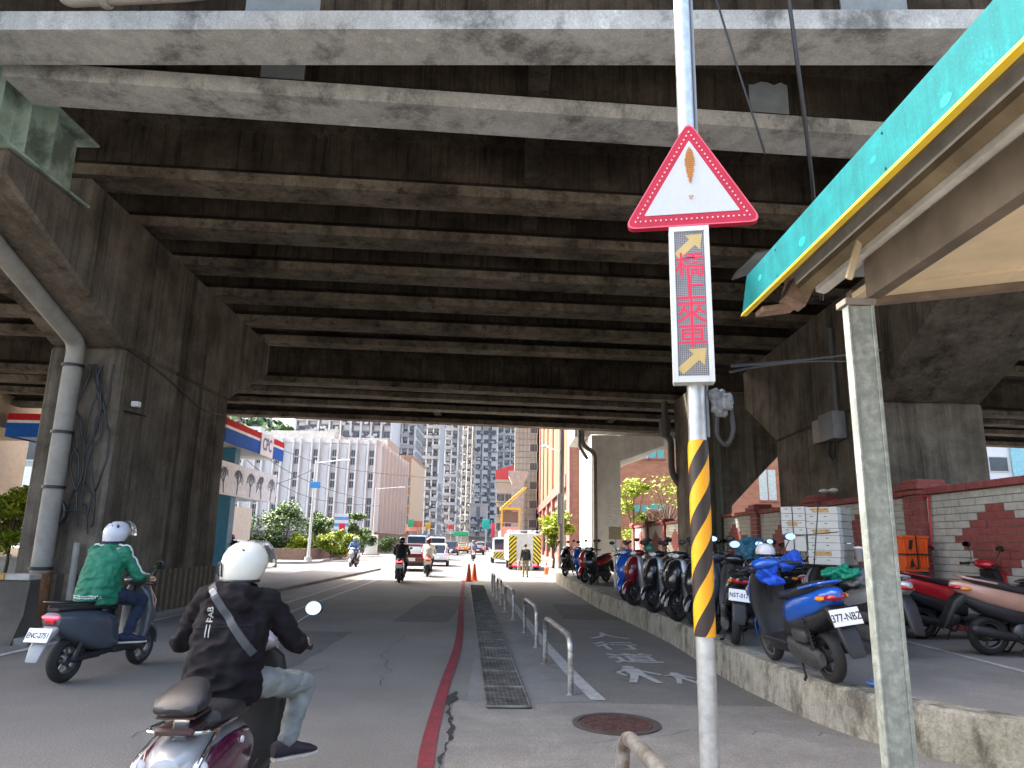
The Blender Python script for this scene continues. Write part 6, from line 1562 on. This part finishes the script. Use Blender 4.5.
# ---------------------------------------------------------------- petrol station
st_ = thing('petrol_station', 'petrol station with red white and blue canopy edge left of the road', 'petrol station', (-16.5, 29.5, 0))
SB = mat('station_blue', (.01, .10, .42), .7, spec=.15); SR = mat('station_red', (.5, .015, .025), .7, spec=.15); SW = mat('station_white', (.72, .72, .72), .45); SU = mat('station_soffit', (.42, .42, .42), .6)
ox, oy = -16.5, 29.5
MB().bx(-4.5, 4.45, .05, 7.7, 5.55, 6.35).build('canopy', SU, st_)
mb = MB()
for m_, z0, z1 in ((0, 5.5, 6.08), (1, 6.081, 6.2), (2, 6.201, 6.48)):
    mb.m = m_; mb.bx(4.46, 4.56, 0, 7.8, z0, z1); mb.bx(-4.6, 4.455, -.06, .04, z0, z1); mb.bx(-4.6, -4.51, .05, 7.8, z0, z1)
fa = mb.build('canopy_edge', [SB, SW, SR], st_)
MB().bx(4.565, 4.6, 4.2, 6.0, 5.45, 6.52).build('name_panel', SW, fa)
mb = MB(); add_mesh(mb, textmesh('CPC', .85, .004, bold=.012), Matrix.Translation((4.61, 5.1, 5.98)) @ Matrix.Rotation(R(90), 4, 'Z') @ TEXT_FACING_SOUTH @ Matrix.Diagonal((.8, 1, 1, 1)))
mb.build('name_lettering', mat('letter_blue', (.05, .12, .35), .5), fa)
TEALC = mat('column_blue', (.02, .17, .26), .5)
for x, y in ((3.75, 2.9), (-3.6, 2.9)): MB().bx(x-.3, x+.3, y-.3, y+.3, 0, 5.54).build('column', TEALC, st_)
mb = MB(); mb.bx(-4.4, 4.3, 7.75, 7.85, 3.4, 4.8); mb.bx(4.25, 4.35, -1.5, 7.74, 3.35, 4.75)
pn = mb.build('mural_panel', mat('mural_white', (.66, .70, .74), .6), st_)
random.seed(31); mb = MB()
def branch(y, z, a, L, d):
    y2, z2 = y+L*math.cos(a), z+L*math.sin(a)
    z2 = min(4.65, max(3.42, z2)); y2 = min(7.6, max(-1.4, y2))
    if abs(y2-y)+abs(z2-z) < .03: return
    mb.tube([(4.36, y, z), (4.36, y2, z2)], .006+.005*d, 4)
    if d > 0:
        for s in (-.7, .1, .8): branch(y2, z2, a+s*random.uniform(.6, 1.1), L*.68, d-1)
for y in (-.6, .9, 2.4, 4.0, 5.6, 6.9): branch(y, 3.42, 1.57+random.uniform(-.5, .5), .42, 4)
mb.build('tree_drawing', mat('mural_ink', (.26, .28, .34), .7), pn)
MB().bx(-4.3, 1.0, 8.2, 14, 0, 3.3).build('kiosk', mat('kiosk_cream', (.5, .46, .38), .7), st_)
for k in range(3): MB().bx(-4+k*1.6, -2.7+k*1.6, 8.1, 8.19, .8, 2.6).build('kiosk_window', GLASSD, st_)
for y in (2.5, 5): 
    mb = MB(); mb.bx(-.4, .4, y-.3, y+.3, 0, 1.5, .05); mb.bx(-.3, .3, y-.31, y-.305, .9, 1.3); mb.build('fuel_pump', SW, st_)
t = block('glass_office', 'grey building with a band of windows at the left behind the petrol station', -40, -24, 48, 60, 9.5, mat('office_grey', (.36, .40, .38), .7), [('s', [.1+.09*k for k in range(10)], [2.5, 6.4], 1.2, 1.6, 'plain')])
MB().bx(-8, 8, -.6, -.25, 4.3, 5.9).build('pale_band', mat('band_pale', (.6, .66, .7), .6), t)
t = block('beige_house', 'beige building corner at the far left edge under the bridge', -31, -24.5, 29, 36, 7.3, mat('house_beige', (.50, .42, .28), .8, var=.1), [('s', [.2, .5, .8], [2.2, 5.8], 1.4, 1.3, 'grille')])
MB().bx(3.26, 6.4, .0, 5, 5.9, 7.3).build('upper_overhang', MC['house_beige'], t)
t = thing('low_wall', 'low grey wall at the far left in front of the parked cars', 'wall', (-20, 24, 0)); MB().bx(-14, 5, 0, .3, 0, .75).build('wall_body', CONC_S, t); MB().bx(-14.05, 5.05, -.05, .35, .75, .82).build('capping', CONC_S, t)
# wooded hill with a few pale houses
def hillz(x, y): return 105*math.exp(-((x+230)/150)**2-((y-560)/150)**2)+8*noise.noise(Vector((x*.02, y*.02, 0)))
mb = MB(); n = 40; vs = []; fs = []
for i in range(n+1):
    for j in range(n+1):
        x = -560+640*i/n; y = 330+460*j/n; e = min(1, min(i, j, n-i, n-j)/4); vs.append((x, y, hillz(x, y)*e-2*(1-e)-.5))
for i in range(n):
    for j in range(n): a = i*(n+1)+j; fs.append([a, a+1, a+n+2, a+n+1])
mb.add(vs, fs); struct(mb, 'hill', mat('hill_green', (.07, .10, .045), .95, var=.5, scale=.06, dark=(.03, .055, .02)), sharp=180)
random.seed(17); mb = MB()
for k in range(5200):
    x = random.uniform(-420, -60); y = random.uniform(380, 540); z = hillz(x, y)-1; s_ = random.uniform(3, 7)
    mb.m = random.randint(0, 1); q = Matrix.Rotation(random.uniform(0, 6.28), 3, 'Z') @ Matrix.Rotation(random.uniform(-.7, .7), 3, 'X')
    mb.quad([Vector((x, y, z+s_*.4))+q @ Vector(v) for v in ((-s_*.5, 0, 0), (0, -s_*.2, s_*.5), (s_*.5, 0, 0), (0, s_*.4, -s_*.3))])
tag(mb.build('hill_trees', [LEAF[0], LEAF[1]]), kind='stuff')
for k, (u, v, lab) in enumerate([(243, 428, 'small white house on the wooded hill, left one'), (254, 424, 'white house with antennas on the wooded hill, tallest of the three'), (268, 429, 'small grey white house on the wooded hill, right one')]):
    Yh = 425-k*12; p = at(u, v, Yh); tt = block('hill_house', lab, p.x-4, p.x+4, Yh, Yh+8, p.z-2, TW[1], [('s', [.3, .7], [p.z-5, p.z-9, p.z-13], 1.8, 1.6, 'plain')], group='houses on the hill')
    mb = MB()
    for q in range(3): mb.tube([(-2+q*2, 3, p.z+3), (-2+q*2, 3, p.z+7)], .06, 5); mb.tube([(-3+q*2, 3, p.z+6.6-q*.3), (-1+q*2, 3, p.z+6.6-q*.3)], .04, 4)
    mb.build('antennas', GALV, tt)
# shop signs and street signs down the road
random.seed(23)
def sboard(lab, u, v, Y, w_, h_, c, nm='shop_sign', leg=True):
    p = at(u, v, Y); t = thing(nm, lab, 'sign', (p.x, Y, p.z)); MB().box((0, 0, 0), (w_, .15, h_), .02).build('board', mat('sgn_%.2f_%.2f_%.2f' % c, c, .5), t)
    if leg: MB().tube([(0, .1, -p.z), (0, .1, 0)], .06, 6).build('post', GALV, t)
sboard('green road sign over the middle of the far street', 486, 524, 100, 1.0, 1.3, (.0, .42, .34), 'road_sign')
sboard('long green sign band low across the far street', 461, 534, 150, 3.2, .9, (.02, .35, .16))
sboard('green square sign in front of the brown tiled building', 411, 523, 96, .75, 1.0, (.04, .42, .2), 'road_sign')
sboard('small yellow sign left of the street towers', 428, 526, 120, .9, 1.0, (.7, .45, .05))
sboard('orange red shop sign under the brown tiled building', 418, 524, 115, 1.5, 1.0, (.6, .22, .15))
sboard('round looking white sign among the far shops', 446, 522, 140, .8, .8, (.7, .68, .68))
sboard('red shop sign among the far shops right of the white one', 451, 527, 145, 1.2, .8, (.55, .06, .06))
sboard('red vertical shop sign at the foot of the white tower', 493, 530, 160, .8, 3, (.55, .04, .08))
sboard('purple and white shop sign right of the hoist lorry box', 499, 546, 120, 2, 1.2, (.35, .22, .5))
sboard('blue shop canopy sign low among the far shops', 438, 537, 130, 3, .7, (.25, .35, .55))
sboard('red lantern like sign left of the far cars', 434, 541, 118, .7, 1.2, (.55, .04, .04))
# overhead wires across the junction
for lab, pts in (('uppermost thin wire crossing in front of the office block', [(228, 396, 32), (262, 440, 45), (340, 468, 62), (430, 478, 80)]), ('middle wire crossing in front of the office block', [(228, 402, 32), (270, 460, 45), (330, 490, 60), (372, 500, 84)]),
                 ('lower wire crossing in front of the office block', [(226, 440, 38), (270, 478, 48), (320, 500, 60), (380, 506, 90)]), ('wire rising left from the street lamp sign', [(232, 492, 44), (270, 486, 46), (308, 472, 48), (310, 470, 48)])):
    wire(lab, [at(*p) for p in pts], .022, 'overhead_wire')
